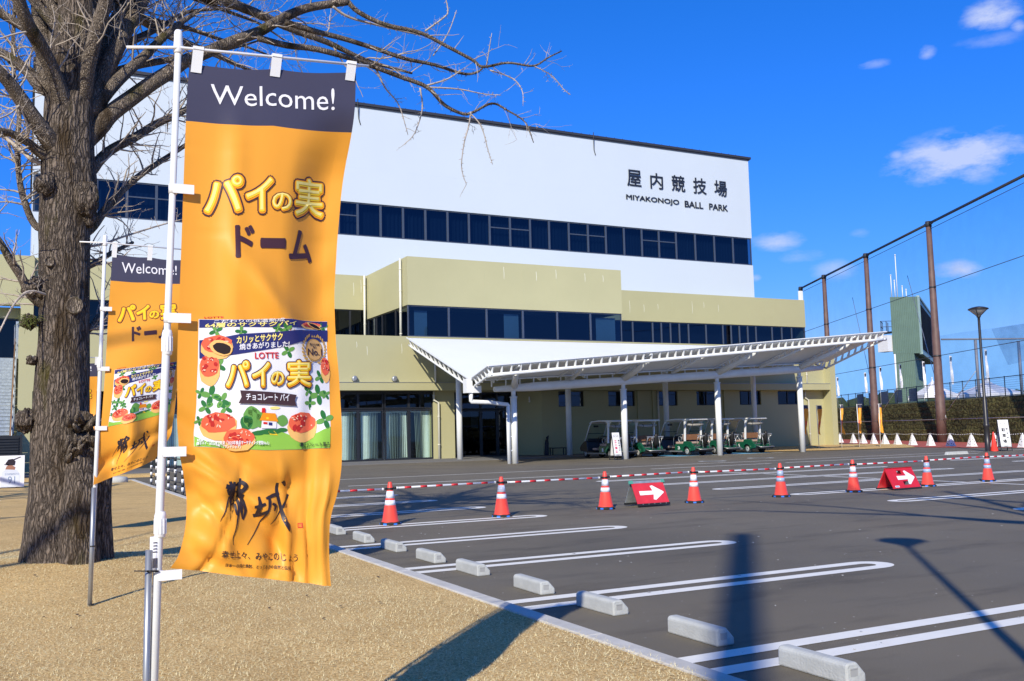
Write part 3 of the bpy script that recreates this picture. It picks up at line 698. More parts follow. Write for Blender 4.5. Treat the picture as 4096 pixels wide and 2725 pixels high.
# traffic cones
def cone_parts(root, refl):
    g = MB(); g.lathe([(.188, 0), (.195, .03), (.16, .05)], 6)
    b = g.build('rubber_base', m_rubber, root, (0, 0, 0)); b.rotation_euler = (0, 0, R(10))
    for a in (20, 80, 140, 200, 260, 320):
        g = MB(); c, s_ = math.cos(R(a + 20)), math.sin(R(a + 20)); p = Vector((c * .168, s_ * .168, .018)); t = Vector((-s_, c, 0))
        g.bar(p - t * .03, p + t * .03, .012, .026); g.build('blue_tag', m_blue_tag, root)
    prof = lambda z: .138 + (.030 - .138) * (z - .045) / (.70 - .045)
    def seg(z0, z1): return [(prof(z0), z0), (prof(z1), z1)]
    g = MB(); g.lathe([(.15, .04), (.145, .055)] + seg(.06, .69) + [(.024, .70), (.012, .70)], 24)
    g.build('cone_body', m_cone_red, root)
    for z0, z1 in ((.32, .40), (.435, .55)):
        g = MB(); g.lathe([(r_ + .0015, z) for r_, z in seg(z0, z1)], 24); g.build('reflective_band', refl, root)
cones = [(5.43, 15.2), (7.5, 15.22), (9.74, 15.36), (11.85, 15.42), (14.1, 15.42), (16.18, 15.42), (18.72, 15.6), (21.1, 15.8)]
blue = (4, 6, 7)
clab = ['red and white traffic cone nearest the tall orange banner', 'second red and white cone from the banner, at a rounded line end', 'red and white cone left of the worn red arrow board', 'red and white cone right of the worn red arrow board',
        'red cone with blue grey bands between the two arrow boards', 'red and white cone left of the bright red arrow board', 'dull red cone with grey bands behind the bright red arrow board', 'rightmost red cone with blue grey bands of the barred row']
ca = thing('traffic_cone', clab[0], 'traffic cone', (*cones[0], 0), 0, 'traffic cones joined by striped bars'); cone_parts(ca, m_refl)
cb_ = thing('traffic_cone', clab[4], 'traffic cone', (*cones[4], 0), .3, 'traffic cones joined by striped bars'); cone_parts(cb_, m_refl_blue)
for i, (x, y) in enumerate(cones):
    if i in (0, 4): continue
    dup(cb_ if i in blue else ca, None, (x, y, 0), rnd.uniform(0, 1), clab[i])
# striped bars
def make_bar(L):
    t = thing('barrier_bar', 'x', 'barrier bar', (0, 0, 0), 0, 'red and white striped bars between the cones')
    a = L - .28; k = 13; x0 = -a / 2
    g = MB(); g.cyl((x0, 0, 0), (-x0, 0, 0), .017, n=10); g.build('tube', m_refl_blue if False else M('bar_grey_white', (.60, .62, .66), .35, var=.05) if 'bar_grey_white' not in bpy.data.materials else bpy.data.materials['bar_grey_white'], t)
    for i in range(6):
        c = x0 + a * (i + .62) / 6.3
        g = MB(); g.cyl((c - a * .034, 0, 0), (c + a * .034, 0, 0), .0178, n=10); g.build('red_stripe', m_red, t)
    for s in (-1, 1):
        g = MB(); g.cyl((s * -x0, 0, 0), (s * (-x0 + .03), 0, 0), .021, n=10); g.build('end_cap', m_white_plastic, t)
        g = MB(); g.cyl((s * (-x0 + .03), 0, 0), (s * (L / 2 - .06), 0, 0), .019, n=8)
        pts = [(s * L / 2 + .058 * math.cos(q * math.pi / 8), .058 * math.sin(q * math.pi / 8), 0) for q in range(17)]; g.tube(pts, .011, 6, caps=False)
        g.build('end_ring', m_black, t)
    return t
bar_src = None
ends = [(3.3, 15.12)] + cones + [(23.4, 16.0)]
blab = ['striped bar running from the banner to the first cone'] + ['striped bar between the cone pair numbered from the banner'] * 7
bn = ['striped red and white bar reaching behind the tall orange banner', 'striped bar joining the two cones nearest the banner', 'striped bar left of the cone beside the worn arrow board', 'striped bar above the worn red arrow board',
      'striped bar right of the worn arrow board, ending at a blue banded cone', 'striped bar left of the cone beside the bright arrow board', 'striped bar above the bright red arrow board', 'striped bar between the two rightmost cones', 'striped bar leaving the right edge of the photo']
for i in range(len(ends) - 1):
    a = Vector((*ends[i], .595)); b = Vector((*ends[i + 1], .595 + (.012 if i % 2 else -.01))); L = (b - a).length
    if bar_src is None: bar_src = make_bar(2.1); o = bar_src
    else: o = dup(bar_src)
    o.location = (a + b) / 2; o.rotation_euler = (0, -math.atan2(b.z - a.z, L), math.atan2(b.y - a.y, b.x - a.x)); o.scale = (L / 2.1, 1, 1); o['label'] = bn[i]
# thin rope on the ground? (none) -- arrow boards
ARROW = [(.10, -.045), (.10, .045), (.52, .045), (.47, .15), (.52, .165), (.80, .0), (.52, -.165), (.47, -.15), (.52, -.045)]
def arrow_poly(cx, cy, w, h):
    """plump rounded arrow pointing right"""
    P = [(0, -.14), (0, .14), (.56, .13), (.50, .46), (.60, .5), (1.0, .04), (1.0, -.04), (.60, -.5), (.50, -.46), (.56, -.13)]
    return [(cx + (a - .5) * w, cy + b * h) for a, b in P]
def board(loc, rz, label, kind):
    t = thing('arrow_board', label, 'sign', loc, rz, 'red arrow boards on the car park')
    W_, H_, tilt = (.74, .52, R(27)) if kind == 0 else (.93, .52, R(27))
    D_ = H_ * math.sin(tilt); Z_ = H_ * math.cos(tilt)
    fr = lambda u, v, d=0.: (u, -D_ * (1 - v / H_) - d * math.cos(tilt), Z_ * v / H_ + d * math.sin(tilt) * 1.0 + .02)
    bk = lambda u, v, d=0.: (u, D_ * (1 - v / H_) + d * math.cos(tilt), Z_ * v / H_ + .02)
    def plate(fn, lo, hi, z0, z1, mat, name, th=.012, hl=None):
        g = MB()
        if hl is None: g.prism([(lo, z0), (hi, z0), (hi, z1), (lo, z1)], fn, -th, 0)
        else:
            us = sorted({lo, hi, *[h[0] for h in hl], *[h[1] for h in hl]}); zs = sorted({z0, z1, *[h[2] for h in hl], *[h[3] for h in hl]})
            for i in range(len(us) - 1):
                for j in range(len(zs) - 1):
                    cu, cz = (us[i] + us[i + 1]) / 2, (zs[j] + zs[j + 1]) / 2
                    if any(h[0] < cu < h[1] and h[2] < cz < h[3] for h in hl): continue
                    g.prism([(us[i], zs[j]), (us[i + 1], zs[j]), (us[i + 1], zs[j + 1]), (us[i], zs[j + 1])], fn, -th, 0)
        return g.build(name, mat, t)
    w = W_ / 2
    if kind == 0:
        plate(fr, -w, w, .05, H_ - .04, M('worn_red', (.62, .035, .05), .4, var=.12, scale=9), 'front_panel'); plate(bk, -w, w, .05, H_ - .04, m_galv, 'back_panel')
        for fn_ in (fr, bk): g = MB(); g.bar(fn_(-w, .03), fn_(w, .03), .04, .045); g.build('foot_rail', m_black_steel, t)
        g = MB(); g.prism([(-w, H_ - .05), (w, H_ - .05), (w, H_), (-w, H_)], fr, -.02, .004); g.build('top_strip', m_galv, t)
        for s in (-1, 1):
            g = MB(); g.prism([(s * w - .04, H_ - .055), (s * w + .04, H_ - .055), (s * w + .04, H_ + .008), (s * w - .04, H_ + .008)], fr, -.03, .009); g.build('hinge', M('hinge_green', (.08, .32, .25), .4), t)
        for s in (-1, 1):
            g = MB(); g.add([fr(s * (w - .01), .05), fr(s * (w - .01), H_ - .05), bk(s * (w - .01), H_ - .05), bk(s * (w - .01), .05)], [(0, 1, 2, 3)])
        g = MB(); g.prism(arrow_poly(.03, .265, .56, .30), fr, .001, .004); g.build('arrow', m_white_paint, t)
        g = MB()
        for i in range(5): p = Vector(fr(-w + .1 + i * (W_ - .2) / 4, .03, .024)); g.cyl(p, p + Vector((0, -.006, 0)), .009, n=8)
        g.build('rivet', m_steel, t)
    else:
        hl = [(-.13, .05, .355, .445), (-.06, .17, .09, .18)]
        plate(fr, -w, w, .02, H_, m_red, 'front_panel', .03, hl); plate(bk, -w, w, .02, H_, m_red, 'back_panel', .03, hl)
        for fn_ in (fr, bk): g = MB(); g.bar(fn_(-w, .0), fn_(w, .0), .05, .04); g.build('foot_rail', m_black_steel, t)
        g = MB(); g.prism(arrow_poly(.10, .265, .60, .34), fr, .001, .004); g.build('arrow', m_refl, t)
        g = MB(); g.prism([(-w + .06, .045), (-w + .2, .045), (-w + .2, .085), (-w + .06, .085)], fr, .001, .003); g.build('label_plate', m_white_plastic, t)
        g = MB()
        for i in range(3): g.prism([(-w + .08 + i * .035, .055), (-w + .105 + i * .035, .055), (-w + .105 + i * .035, .075), (-w + .08 + i * .035, .075)], fr, .003, .0045)
        g.build('label_print', m_blue_tag, t)
    return t
board((10.72, 15.42, 0), R(1), 'worn red board with white arrow and green hinge corners on the asphalt', 0)
board((17.55, 15.40, 0), R(5), 'bright red plastic board with white arrow and two cut out windows', 1)
# A-frame notices
def stand(loc, rz, label, small, big, red, w=.42, h=1.36):
    t = thing('notice_stand', label, 'sign', loc, rz)
    lean = R(11); D_ = math.sin(lean) * h; Z_ = math.cos(lean) * h
    fr = lambda u, v, d=0.: (u, -D_ * (1 - v / h) - d, Z_ * v / h); bk = lambda u, v, d=0.: (u, D_ * (1 - v / h) + d, Z_ * v / h)
    for fn, nm in ((fr, 'front_frame'), (bk, 'rear_frame')):
        g = MB()
        for s in (-1, 1): g.bar(fn(s * w / 2, 0), fn(s * w / 2, h), .035, .03)
        for v in (.015, .2, h - .02): g.bar(fn(-w / 2, v), fn(w / 2, v), .03, .03)
        g.build(nm, m_black_steel, t)
        g = MB(); g.prism([(-w / 2 + .012, .2), (w / 2 - .012, .2), (w / 2 - .012, h - .015), (-w / 2 + .012, h - .015)], fn, .006, .02); g.build('panel', m_white_plastic, t)
    col = bpy.data.materials.get('print_red') or M('print_red', (.62, .01, .08), .5, var=0)
    blk = bpy.data.materials.get('print_black') or M('print_black', (.02, .02, .022), .5, var=0)
    gr = bpy.data.materials.get('print_grey') or M('print_grey', (.45, .45, .46), .5, var=0)
    p = lambda x, y: fr(x, y, .0225)
    g = MB()
    n = len(big); top = h - .36; bot = .34; s_ = min(.17, (top - bot) / n * .78)
    for i, ch in enumerate(big):
        c = top - (top - bot) * (i + .5) / n; g.text(ch, p, -.115, c - s_ / 2, -.115 + s_, c + s_ / 2, 0, .03)
    g.build('large_lettering', col if red else blk, t, fix=False)
    g = MB(); n = len(small); bot2 = .55 if len(small) < 4 else .42; s_ = .085
    for i, ch in enumerate(small):
        c = top - (top - bot2) * (i + .5) / n; g.text(ch, p, .085, c - s_ / 2, .085 + s_, c + s_ / 2, 0, .02)
    g.build('small_lettering', blk, t, fix=False)
    g = MB(); g.prism([(-w / 2 + .012, .2), (w / 2 - .012, .2), (w / 2 - .012, .275), (-w / 2 + .012, .275)], fr, .0215, .0225); g.build('footer_strip', gr, t)
    g = MB(); g.text('都城市', lambda x, y: fr(x, y, .0235), -.09, .212, .09, .262, 0, .02); g.build('footer_lettering', blk, t, fix=False)
    g = MB()                                                   # stadium emblem with lettering
    q = lambda x, y: fr(x, y, .0228)
    for a, b in zip([(-.14, .0), (-.14, .10), (-.05, .12), (0, .14), (.05, .12), (.14, .10), (.14, 0)], [(-.14, .10), (-.05, .12), (0, .14), (.05, .12), (.14, .10), (.14, 0), (-.14, 0)]):
        A = Vector(q(a[0], h - .24 + a[1] * 1.1)); B = Vector(q(b[0], h - .24 + b[1] * 1.1)); g.bar(A, B, .008, .004)
    g.text('MIYAKONOJO', q, -.12, h - .175, .12, h - .145); g.text('BALL PARK', q, -.12, h - .225, .12, h - .185)
    g.build('emblem', blk, t, fix=False)
    return t
stand((25.75, 39.55, 0), R(-4), 'white stand up notice with red warning characters beside a canopy column', '関係者以外', '立入禁止', True)
stand((42.6, 30.9, 0), R(-33), 'white stand up notice for the staff car park beside the lamp post', '関係者', '駐車場', False, .5, 1.55)
rc = thing('traffic_cone', 'plain red traffic cone at the foot of the tall lamp post', 'traffic cone', (42.0, 31.0, 0))
g = MB(); g.lathe([(.2, 0), (.2, .03), (.165, .04), (.03, .92), (.018, .94)], 20); g.build('cone_body', M('cone_orange_red', (.75, .05, .03), .45), rc)
g = MB(); g.lathe([(.235, 0), (.235, .02), (.2, .028)], 4); g.build('rubber_base', m_rubber, rc)
g = MB(); g.prism([(0, 0), (1.6, 0), (1.5, .13), (.1, .13)], lambda u, v, d: (36.9 + u * .9, 29.6 + d, v), 0, .16)
tag(g.build('wheel_stop', m_concrete, bevel=.01), 'long pale wheel stop on the asphalt left of the lamp post', 'wheel stop')
# white frame cones with a chain
wc = [(58.2, 56.6), (56.5, 53.6), (55.6, 51.8), (54.6, 49.9), (53.5, 47.9), (52.55, 46.0), (51.3, 43.7), (50.3, 41.5), (49.35, 39.3), (48.75, 37.4), (48.2, 35.5), (47.6, 33.4)]
wlab = ['white cone farthest left on the red track, next to the hall corner', 'second white cone from the left on the red track', 'third white cone from the left, behind an orange banner pole', 'fourth white cone from the left on the red track',
        'fifth white cone from the left, right of the last orange banner', 'sixth white cone from the left, before the dark wall', 'seventh white cone from the left, midway between two net poles', 'eighth white cone, left of the thick brown net pole',
        'ninth white cone, just right of the thick brown net pole', 'tenth white cone, left of the black lamp post', 'eleventh white cone, just right of the black lamp post', 'twelfth white cone, hidden by the staff parking notice']
src = None
for i, (x, y) in enumerate(wc):
    if src is None:
        src = thing('white_cone', wlab[0], 'cone', (x, y, .02), 0, 'white cones with a chain along the red track')
        g = MB(); g.add([(-.2, -.2, .03), (.2, -.2, .03), (.2, .2, .03), (-.2, .2, .03), (-.05, -.05, .68), (.05, -.05, .68), (.05, .05, .68), (-.05, .05, .68)], [(0, 3, 2, 1), (4, 5, 6, 7), (0, 1, 5, 4), (1, 2, 6, 5), (2, 3, 7, 6), (3, 0, 4, 7)]); g.box(-.22, .22, -.22, .22, 0, .03); g.cyl((0, 0, .68), (0, 0, .76), .035, n=8)
        g.build('cone_body', m_white_plastic, src)
        for (a, z_) in ((-.06, .16), (.07, .3), (.05, .12), (-.02, .42)):
            for k in range(4):
                c, s_ = math.cos(k * math.pi / 2), math.sin(k * math.pi / 2); d = .205 - .15 * (z_ - .03) / .65
                P = [(a - .022, z_ - .03), (a + .022, z_ - .03), (a + .022, z_ + .03), (a - .022, z_ + .03)]
                g = MB(); g.add([(c * u - s_ * d * -1, s_ * u + c * d * -1, v) for u, v in P], [(0, 1, 2, 3)])
                if k in (0, 3): g.build('hole', m_black, src)
        o = src
    else: o = dup(src, None, (x, y, .02), None, wlab[i])
    o.rotation_euler = (0, 0, R(-20 + rnd.uniform(-6, 6)))
ch = None
for i in range(len(wc) - 1):
    a = Vector((*wc[i], .77)); b = Vector((*wc[i + 1], .77)); L = (b - a).length
    g = MB(); n = 24
    for k in range(n):
        s0, s1 = k / n, (k + .8) / n; p = a.lerp(b, s0) - a; q = a.lerp(b, s1) - a
        p.z -= .12 * 4 * s0 * (1 - s0) * .5; q.z -= .12 * 4 * s1 * (1 - s1) * .5; g.bar(p, q, .035, .035, k % 2)
    o = g.build('plastic_chain', [m_white_plastic, m_black], None, a)
    tag(o, 'white and black chain hanging from the ' + ordinal(i) + ' to the ' + ordinal(i + 1) + ' white cone', 'chain', 'plastic chains between white cones')

# ------------------------------------------------------------------ golf carts
m_cart_green = M('cart_green', (.008, .085, .045), .25, var=.05, coat=.5)
m_cart_dark = M('cart_navy', (.01, .013, .02), .35, var=.1)
m_seat = M('beige_seat', (.42, .30, .25), .7, var=.08)
m_seat_back = M('brown_seat_back', (.20, .09, .04), .6, var=.15)
m_roof = M('cart_white_roof', (.78, .79, .79), .35, var=.03)
m_hub = M('wheel_hub', (.5, .5, .48), .4, .3, var=.1)
m_bag = M('roll_curtain', (.32, .30, .26), .7, var=.15, scale=12)
m_shield = glass('wind_shield', (.75, .8, .8))
def cart(loc, rz, label, number):
    """five seat cart, nose along +Y, rear axle at the origin"""
    t = thing('golf_cart', label, 'golf cart', loc, rz, 'golf carts parked under the canopy')
    w = .60
    body = MB()
    side = [(-.62, .30), (-.60, .46), (-.42, .62), (-.30, .74), (.15, .78), (.28, .70), (.30, .62), (.95, .62), (.98, .24), (.32, .22), (.28, .33), (.16, .48), (-.16, .48), (-.28, .34), (-.30, .26)]
    body.prism(side, lambda u, v, d: (d, u, v), -w, -w + .1); body.prism(side, lambda u, v, d: (d, u, v), w - .1, w)
    body.box(-w + .1, w - .1, -.6, -.5, .3, .5); body.box(-w + .1, w - .1, .28, .96, .24, .60)
    bo = body.build('body', m_cart_green, t, bevel=.015)
    nose = MB(); nose.prism([(1.0, .20), (2.15, .20), (2.15, .30), (2.75, .34), (2.82, .5), (2.72, .66), (2.35, .88), (2.12, .92), (2.02, .36), (1.0, .30)], lambda u, v, d: (d, u, v), -w, w); nose.build('nose', m_cart_dark, t, bevel=.02)
    g = MB(); g.box(-w + .02, w - .02, .98, 2.1, .2, .26); g.box(-w - .02, -w + .03, .32, 2.05, .2, .27); g.box(w - .03, w + .02, .32, 2.05, .2, .27); g.build('sill', m_grey_metal, t)
    g = MB(); g.box(-w + .08, w - .08, -.45, .3, .48, .56); g.box(-w + .08, w - .08, -.5, -.44, .3, .48); g.build('cargo_bed', M('cargo_black', (.03, .032, .036), .6, var=.2) if 'cargo_black' not in bpy.data.materials else bpy.data.materials['cargo_black'], t)
    g = MB(); g.box(-w + .03, w - .03, .34, .92, .62, .74); g.build('seat_cushion', m_seat, t, bevel=.03)
    g = MB(); g.box(-w + .03, w - .03, 1.2, 1.62, .40, .52); g.build('front_seat', m_seat, t, bevel=.03)
    g = MB(); g.box(-w + .05, w - .05, .24, .32, .82, 1.12); g.build('backrest', m_seat_back, t, bevel=.02)
    g = MB(); g.box(-w + .05, -w + .12, .24, .36, .86, 1.1); g.box(w - .12, w - .05, .24, .36, .86, 1.1); g.build('headrest', m_seat, t, bevel=.02)
    for s in (-1, 1):
        g = MB(); pts = [(s * (w - .04), .55, .74), (s * (w - .03), .64, .78), (s * (w - .03), .68, .95), (s * (w - .03), .60, 1.02), (s * (w - .03), .44, 1.0), (s * (w - .03), .40, .9), (s * (w - .04), .50, .75)]
        g.tube(pts, .016, 6); g.build('arm_rest', m_steel, t)
        g = MB(); g.tube([(s * (w - .06), 1.12, .55), (s * (w - .06), 1.1, .95), (s * (w - .06), 1.0, 1.10), (s * (w - .06), .5, 1.12), (s * (w - .06), .3, 1.12)], .018, 6); g.build('grab_rail', m_black if number in ('1',) else m_steel, t)
        for y in (0, 2.3):
            wh = MB(); wh.tube([(s * .40, y, .235), (s * .43, y, .235), (s * .55, y, .235), (s * .58, y, .235)], [.19, .235, .235, .19], 22); wo_ = wh.build('wheel', m_rubber, t)
            h_ = MB(); h_.tube([(s * .575, y, .235), (s * .592, y, .235), (s * .585, y, .235)], [.14, .13, .03], 16); h_.build('hub_cap', m_hub, wo_)
            h_ = MB()
            for k in range(5):
                a = k * 2 * math.pi / 5; c = (s * .5935, y + .085 * math.cos(a), .235 + .085 * math.sin(a)); h_.cyl(c, (s * .5945, c[1], c[2]), .018, n=8)
            h_.build('hub_hole', m_black, wo_)
        # fender arch
        g = MB(); pts = [(s * (w + .01), math.cos(a) * .29, .235 + math.sin(a) * .29) for a in [math.pi * (i / 10) for i in range(11)]]
        for p, q in zip(pts[:-1], pts[1:]): g.bar(p, q, .06, .03)
        g.build('fender', m_cart_green, t)
        # pillars
        g = MB(); g.bar((s * (w - .04), .16, .74), (s * (w - .06), .12, 1.86), .06, .10, up=(0, 1, 0)); g.build('roof_pillar', m_roof, t)
        g = MB(); g.tube([(s * (w - .03), 2.32, .88), (s * (w - .05), 1.86, 1.70), (s * (w - .06), 1.70, 1.84)], .03, 8); g.build('front_pillar', m_roof, t)
        g = MB(); g.text(number, lambda x, y, s=s: (s * (w + .003), .62 + s * x, y), -.05 if len(number) == 1 else -.09, .34, .05 if len(number) == 1 else .09, .50, 0, .02); g.build('number', m_white_paint, t, fix=False)
    rf = MB(); rp = [(-.42, 1.90), (-.30, 1.95), (.9, 1.97), (1.60, 1.93), (1.80, 1.84), (1.78, 1.80), (1.58, 1.87), (.9, 1.90), (-.36, 1.86)]
    rf.prism(rp, lambda u, v, d: (d, u, v), -w - .02, w + .02); rf.build('roof', m_roof, t, bevel=.02)
    for s in (-1, 1):
        g = MB(); pr = [(.05, 1.88), (.17, 1.88), (.17, 1.7), (.24, 1.8), (.36, 1.88), (.36, 1.9), (-.2, 1.9), (-.12, 1.86), (.0, 1.78), (.05, 1.62)]; g.prism(pr, lambda u, v, d, s=s: (s * (w - .07) + d, u, v), -.02, .02); g.build('corner_bracket', m_roof, t)
    g = MB(); g.quad((-w + .05, 2.30, .92), (w - .05, 2.30, .92), (w - .07, 1.76, 1.80), (-w + .07, 1.76, 1.80)); g.build('windscreen', m_shield, t, fix=False)
    g = MB(); g.bar((-w + .05, 2.13, 1.28), (w - .05, 2.13, 1.28), .03, .03); g.bar((-w + .3, 1.86, 1.66), (-w + .62, 1.86, 1.66), .006, .1); g.build('wiper_bar', m_black, t)
    g = MB(); c = Vector((.28, 1.78, 1.02)); n_ = Vector((0, -.8, .6)); ax = Vector((1, 0, 0)); ay = n_.cross(ax)
    g.tube([c + ax * (.17 * math.cos(a)) + ay * (.17 * math.sin(a)) for a in [2 * math.pi * i / 18 for i in range(19)]], .016, 6, caps=False); g.bar(c - ax * .16, c + ax * .16, .03, .03); g.cyl(c, c - n_ * .5, .025, n=8); g.build('steering_wheel', m_black, t)
    g = MB(); g.box(-w + .05, w - .05, 2.0, 2.1, .86, 1.02); g.build('dashboard', m_black, t, bevel=.02)
    # rolled rain curtain, rear rack with T bars
    g = MB(); g.tube([(-w + .04, -.10, 1.66), (-.3, -.12, 1.62), (.3, -.12, 1.63), (w - .04, -.10, 1.66)], [.05, .075, .075, .05], 10); ro = g.build('rain_curtain', m_bag, t)
    g = MB()
    for x in (-.3, .28): g.tube([(x + .085 * 0, -.12 + .085 * math.cos(a), 1.63 + .085 * math.sin(a)) for a in [2 * math.pi * i / 10 for i in range(11)]], .012, 5, caps=False)
    g.build('strap', m_black, ro)
    g = MB(); g.bar((-.50, -.80, 1.05), (.50, -.80, 1.05), .05, .05)
    for x in (-.46, -.2, .1, .42): g.bar((x, -.80, 1.02), (x + .02, -.86, .97), .03, .04)
    for x in (-.45, .45): g.tube([(x, -.80, 1.04), (x * .9, -.52, .50)], .017, 6); g.tube([(x * .5, -.80, 1.04), (x * .5, -.9, .38)], .015, 6)
    g.bar((-.5, -.55, .5), (.5, -.55, .5), .03, .03); g.tube([(-.5, -.62, .42), (-.5, -.98, .34), (.5, -.98, .34), (.5, -.62, .42)], .02, 6)
    g.build('bag_rack', m_steel, t)
    g = MB(); g.tube([(.1, -.62, .5), (.08, -.74, .85), (.05, -.82, 1.12), (.04, -.84, 1.2)], [.10, .12, .10, .06], 10); g.bar((-.46, -.84, .30), (.46, -.84, .30), .2, .12); g.bar((-.25, -.72, .55), (-.22, -.8, .95), .1, .06); g.build('bag_holder', m_black, t)
    g = MB(); g.box(-w + .05, w - .05, -.66, -.6, .24, .36); g.build('bumper', m_black, t)
    return t
cart((27.62, 42.1, 0), R(2), 'golf cart number 1 with dark green body, leftmost and mostly in shade', '1')
cart((29.25, 41.9, 0), R(-2), 'golf cart half hidden behind the white notice and the column', '2')
cart((31.9, 41.25, 0), R(3), 'green golf cart number 26 in the middle, its roof half sunlit', '26')
cart((33.95, 41.55, 0), R(1), 'golf cart between number 26 and the column, only its rear wheel clear', '8')
cart((36.4, 41.7, 0), R(3), 'green golf cart number 5, rightmost under the canopy', '5')
# bags on a bench by the entrance
g = MB(); g.box(28.2, 29.2, 50.2, 50.6, .42, .47)
for x in (28.22, 29.14): g.box(x, x + .05, 50.22, 50.27, 0, .42); g.box(x, x + .05, 50.53, 50.58, 0, .42)
tag(g.build('bench', m_black_steel), 'small black bench in the shade right of the entrance', 'bench')
g = MB(); g.tube([(27.85, 50.3, 0), (27.85, 50.3, .1), (27.9, 50.33, .75), (27.92, 50.35, .95)], [.12, .14, .12, .09], 12)
for k in range(4): g.cyl((27.92 + .03 * k, 50.33 + .02 * k, .9), (27.9 + .05 * k, 50.36, 1.12 + .03 * k), .025, n=8)
tag(g.build('golf_bag', M('bag_navy', (.015, .017, .03), .6)), 'dark golf bag standing beside the small black bench', 'golf bag')

# ------------------------------------------------------------------ banners
m_orange = M('banner_orange', (.93, .40, .045), .42, var=.012, scale=3, spec=.3, transl=.16)
m_navy = M('banner_navy', (.056, .053, .088), .42, var=.03, spec=.4)
m_bwhite = M('banner_white', (.84, .83, .87), .45, var=.01)
def pm(n, c): return M(n, c, .45, var=.015, spec=.35)
m_plum = pm('print_plum', (.065, .025, .035)); m_yel = pm('print_yellow', (.93, .62, .02)); m_yel2 = pm('print_pale_yellow', (.95, .80, .25)); m_or2 = pm('print_dark_orange', (.85, .30, .01))
m_blu = pm('print_blue', (.025, .03, .16)); m_lred = pm('print_red_logo', (.65, .02, .02)); m_brn = pm('print_brown', (.06, .03, .035)); m_gold = pm('print_gold', (.62, .36, .08))
m_pie = pm('print_pie', (.80, .13, .06)); m_pie2 = pm('print_pie_red', (.50, .025, .02)); m_crust = pm('print_crust', (.88, .50, .16)); m_choc = pm('print_chocolate', (.02, .008, .006)); m_shine = pm('print_shine', (.92, .55, .38))
m_lgrn = pm('print_leaf', (.14, .34, .07)); m_dgrn = pm('print_dark_leaf', (.03, .17, .04)); m_ggrn = pm('print_grass', (.28, .55, .07)); m_ink = pm('print_ink', (.03, .022, .03))
BM_ = [m_orange, m_navy, m_bwhite, m_plum, m_yel, m_yel2, m_or2, m_blu, m_lred, m_brn, m_gold, m_pie, m_pie2, m_crust, m_choc, m_shine, m_lgrn, m_dgrn, m_ggrn, m_ink]
OR, NV, WH, PL, YE, YP, DO, BL, LR, BR, GO, PI, PR, CR, CH, SH, LG, DG, GG, IK = range(20)
LPX = [(437, 150, 822, 168), (433, 200, 818, 240), (428, 290, 813, 315), (424, 435, 806, 385), (419, 560, 797, 450), (414, 680, 788, 540), (411, 760, 784, 620), (408, 860, 783, 690), (409, 960, 788, 770), (412, 1030, 793, 870), (421, 1080, 792, 990), (434, 1140, 790, 1075), (433, 1190, 778, 1135), (424, 1245, 764, 1190), (412, 1285, 760, 1250), (395, 1312, 762, 1352)]
def interp(tab, k, v, y):
    for a, b in zip(tab[:-1], tab[1:]):
        if y <= b[k]: return a[v] + (b[v] - a[v]) * (y - a[k]) / (b[k] - a[k])
    return tab[-1][v]
def st(x, y):
    """sheet coordinates (0..1 across, 0..1 down) of a point of the artwork as it hangs on the tall banner"""
    s = .5
    for _ in range(4):
        t = (y - 150 - 17 * s) / (1162 + 23 * s); s = (x - interp(LPX, 1, 0, 150 + 1162 * t)) / (interp(LPX, 3, 2, 167 + 1185 * t) - interp(LPX, 1, 0, 150 + 1162 * t))
    return s, t
def a4(x, y): return st((600 + .829 * x) / 1.7378, (1200 + .829 * y) / 1.7378)
def a3(x, y): return st((600 + .7655 * x) / 1.7378, (100 + .7655 * y) / 1.7378)
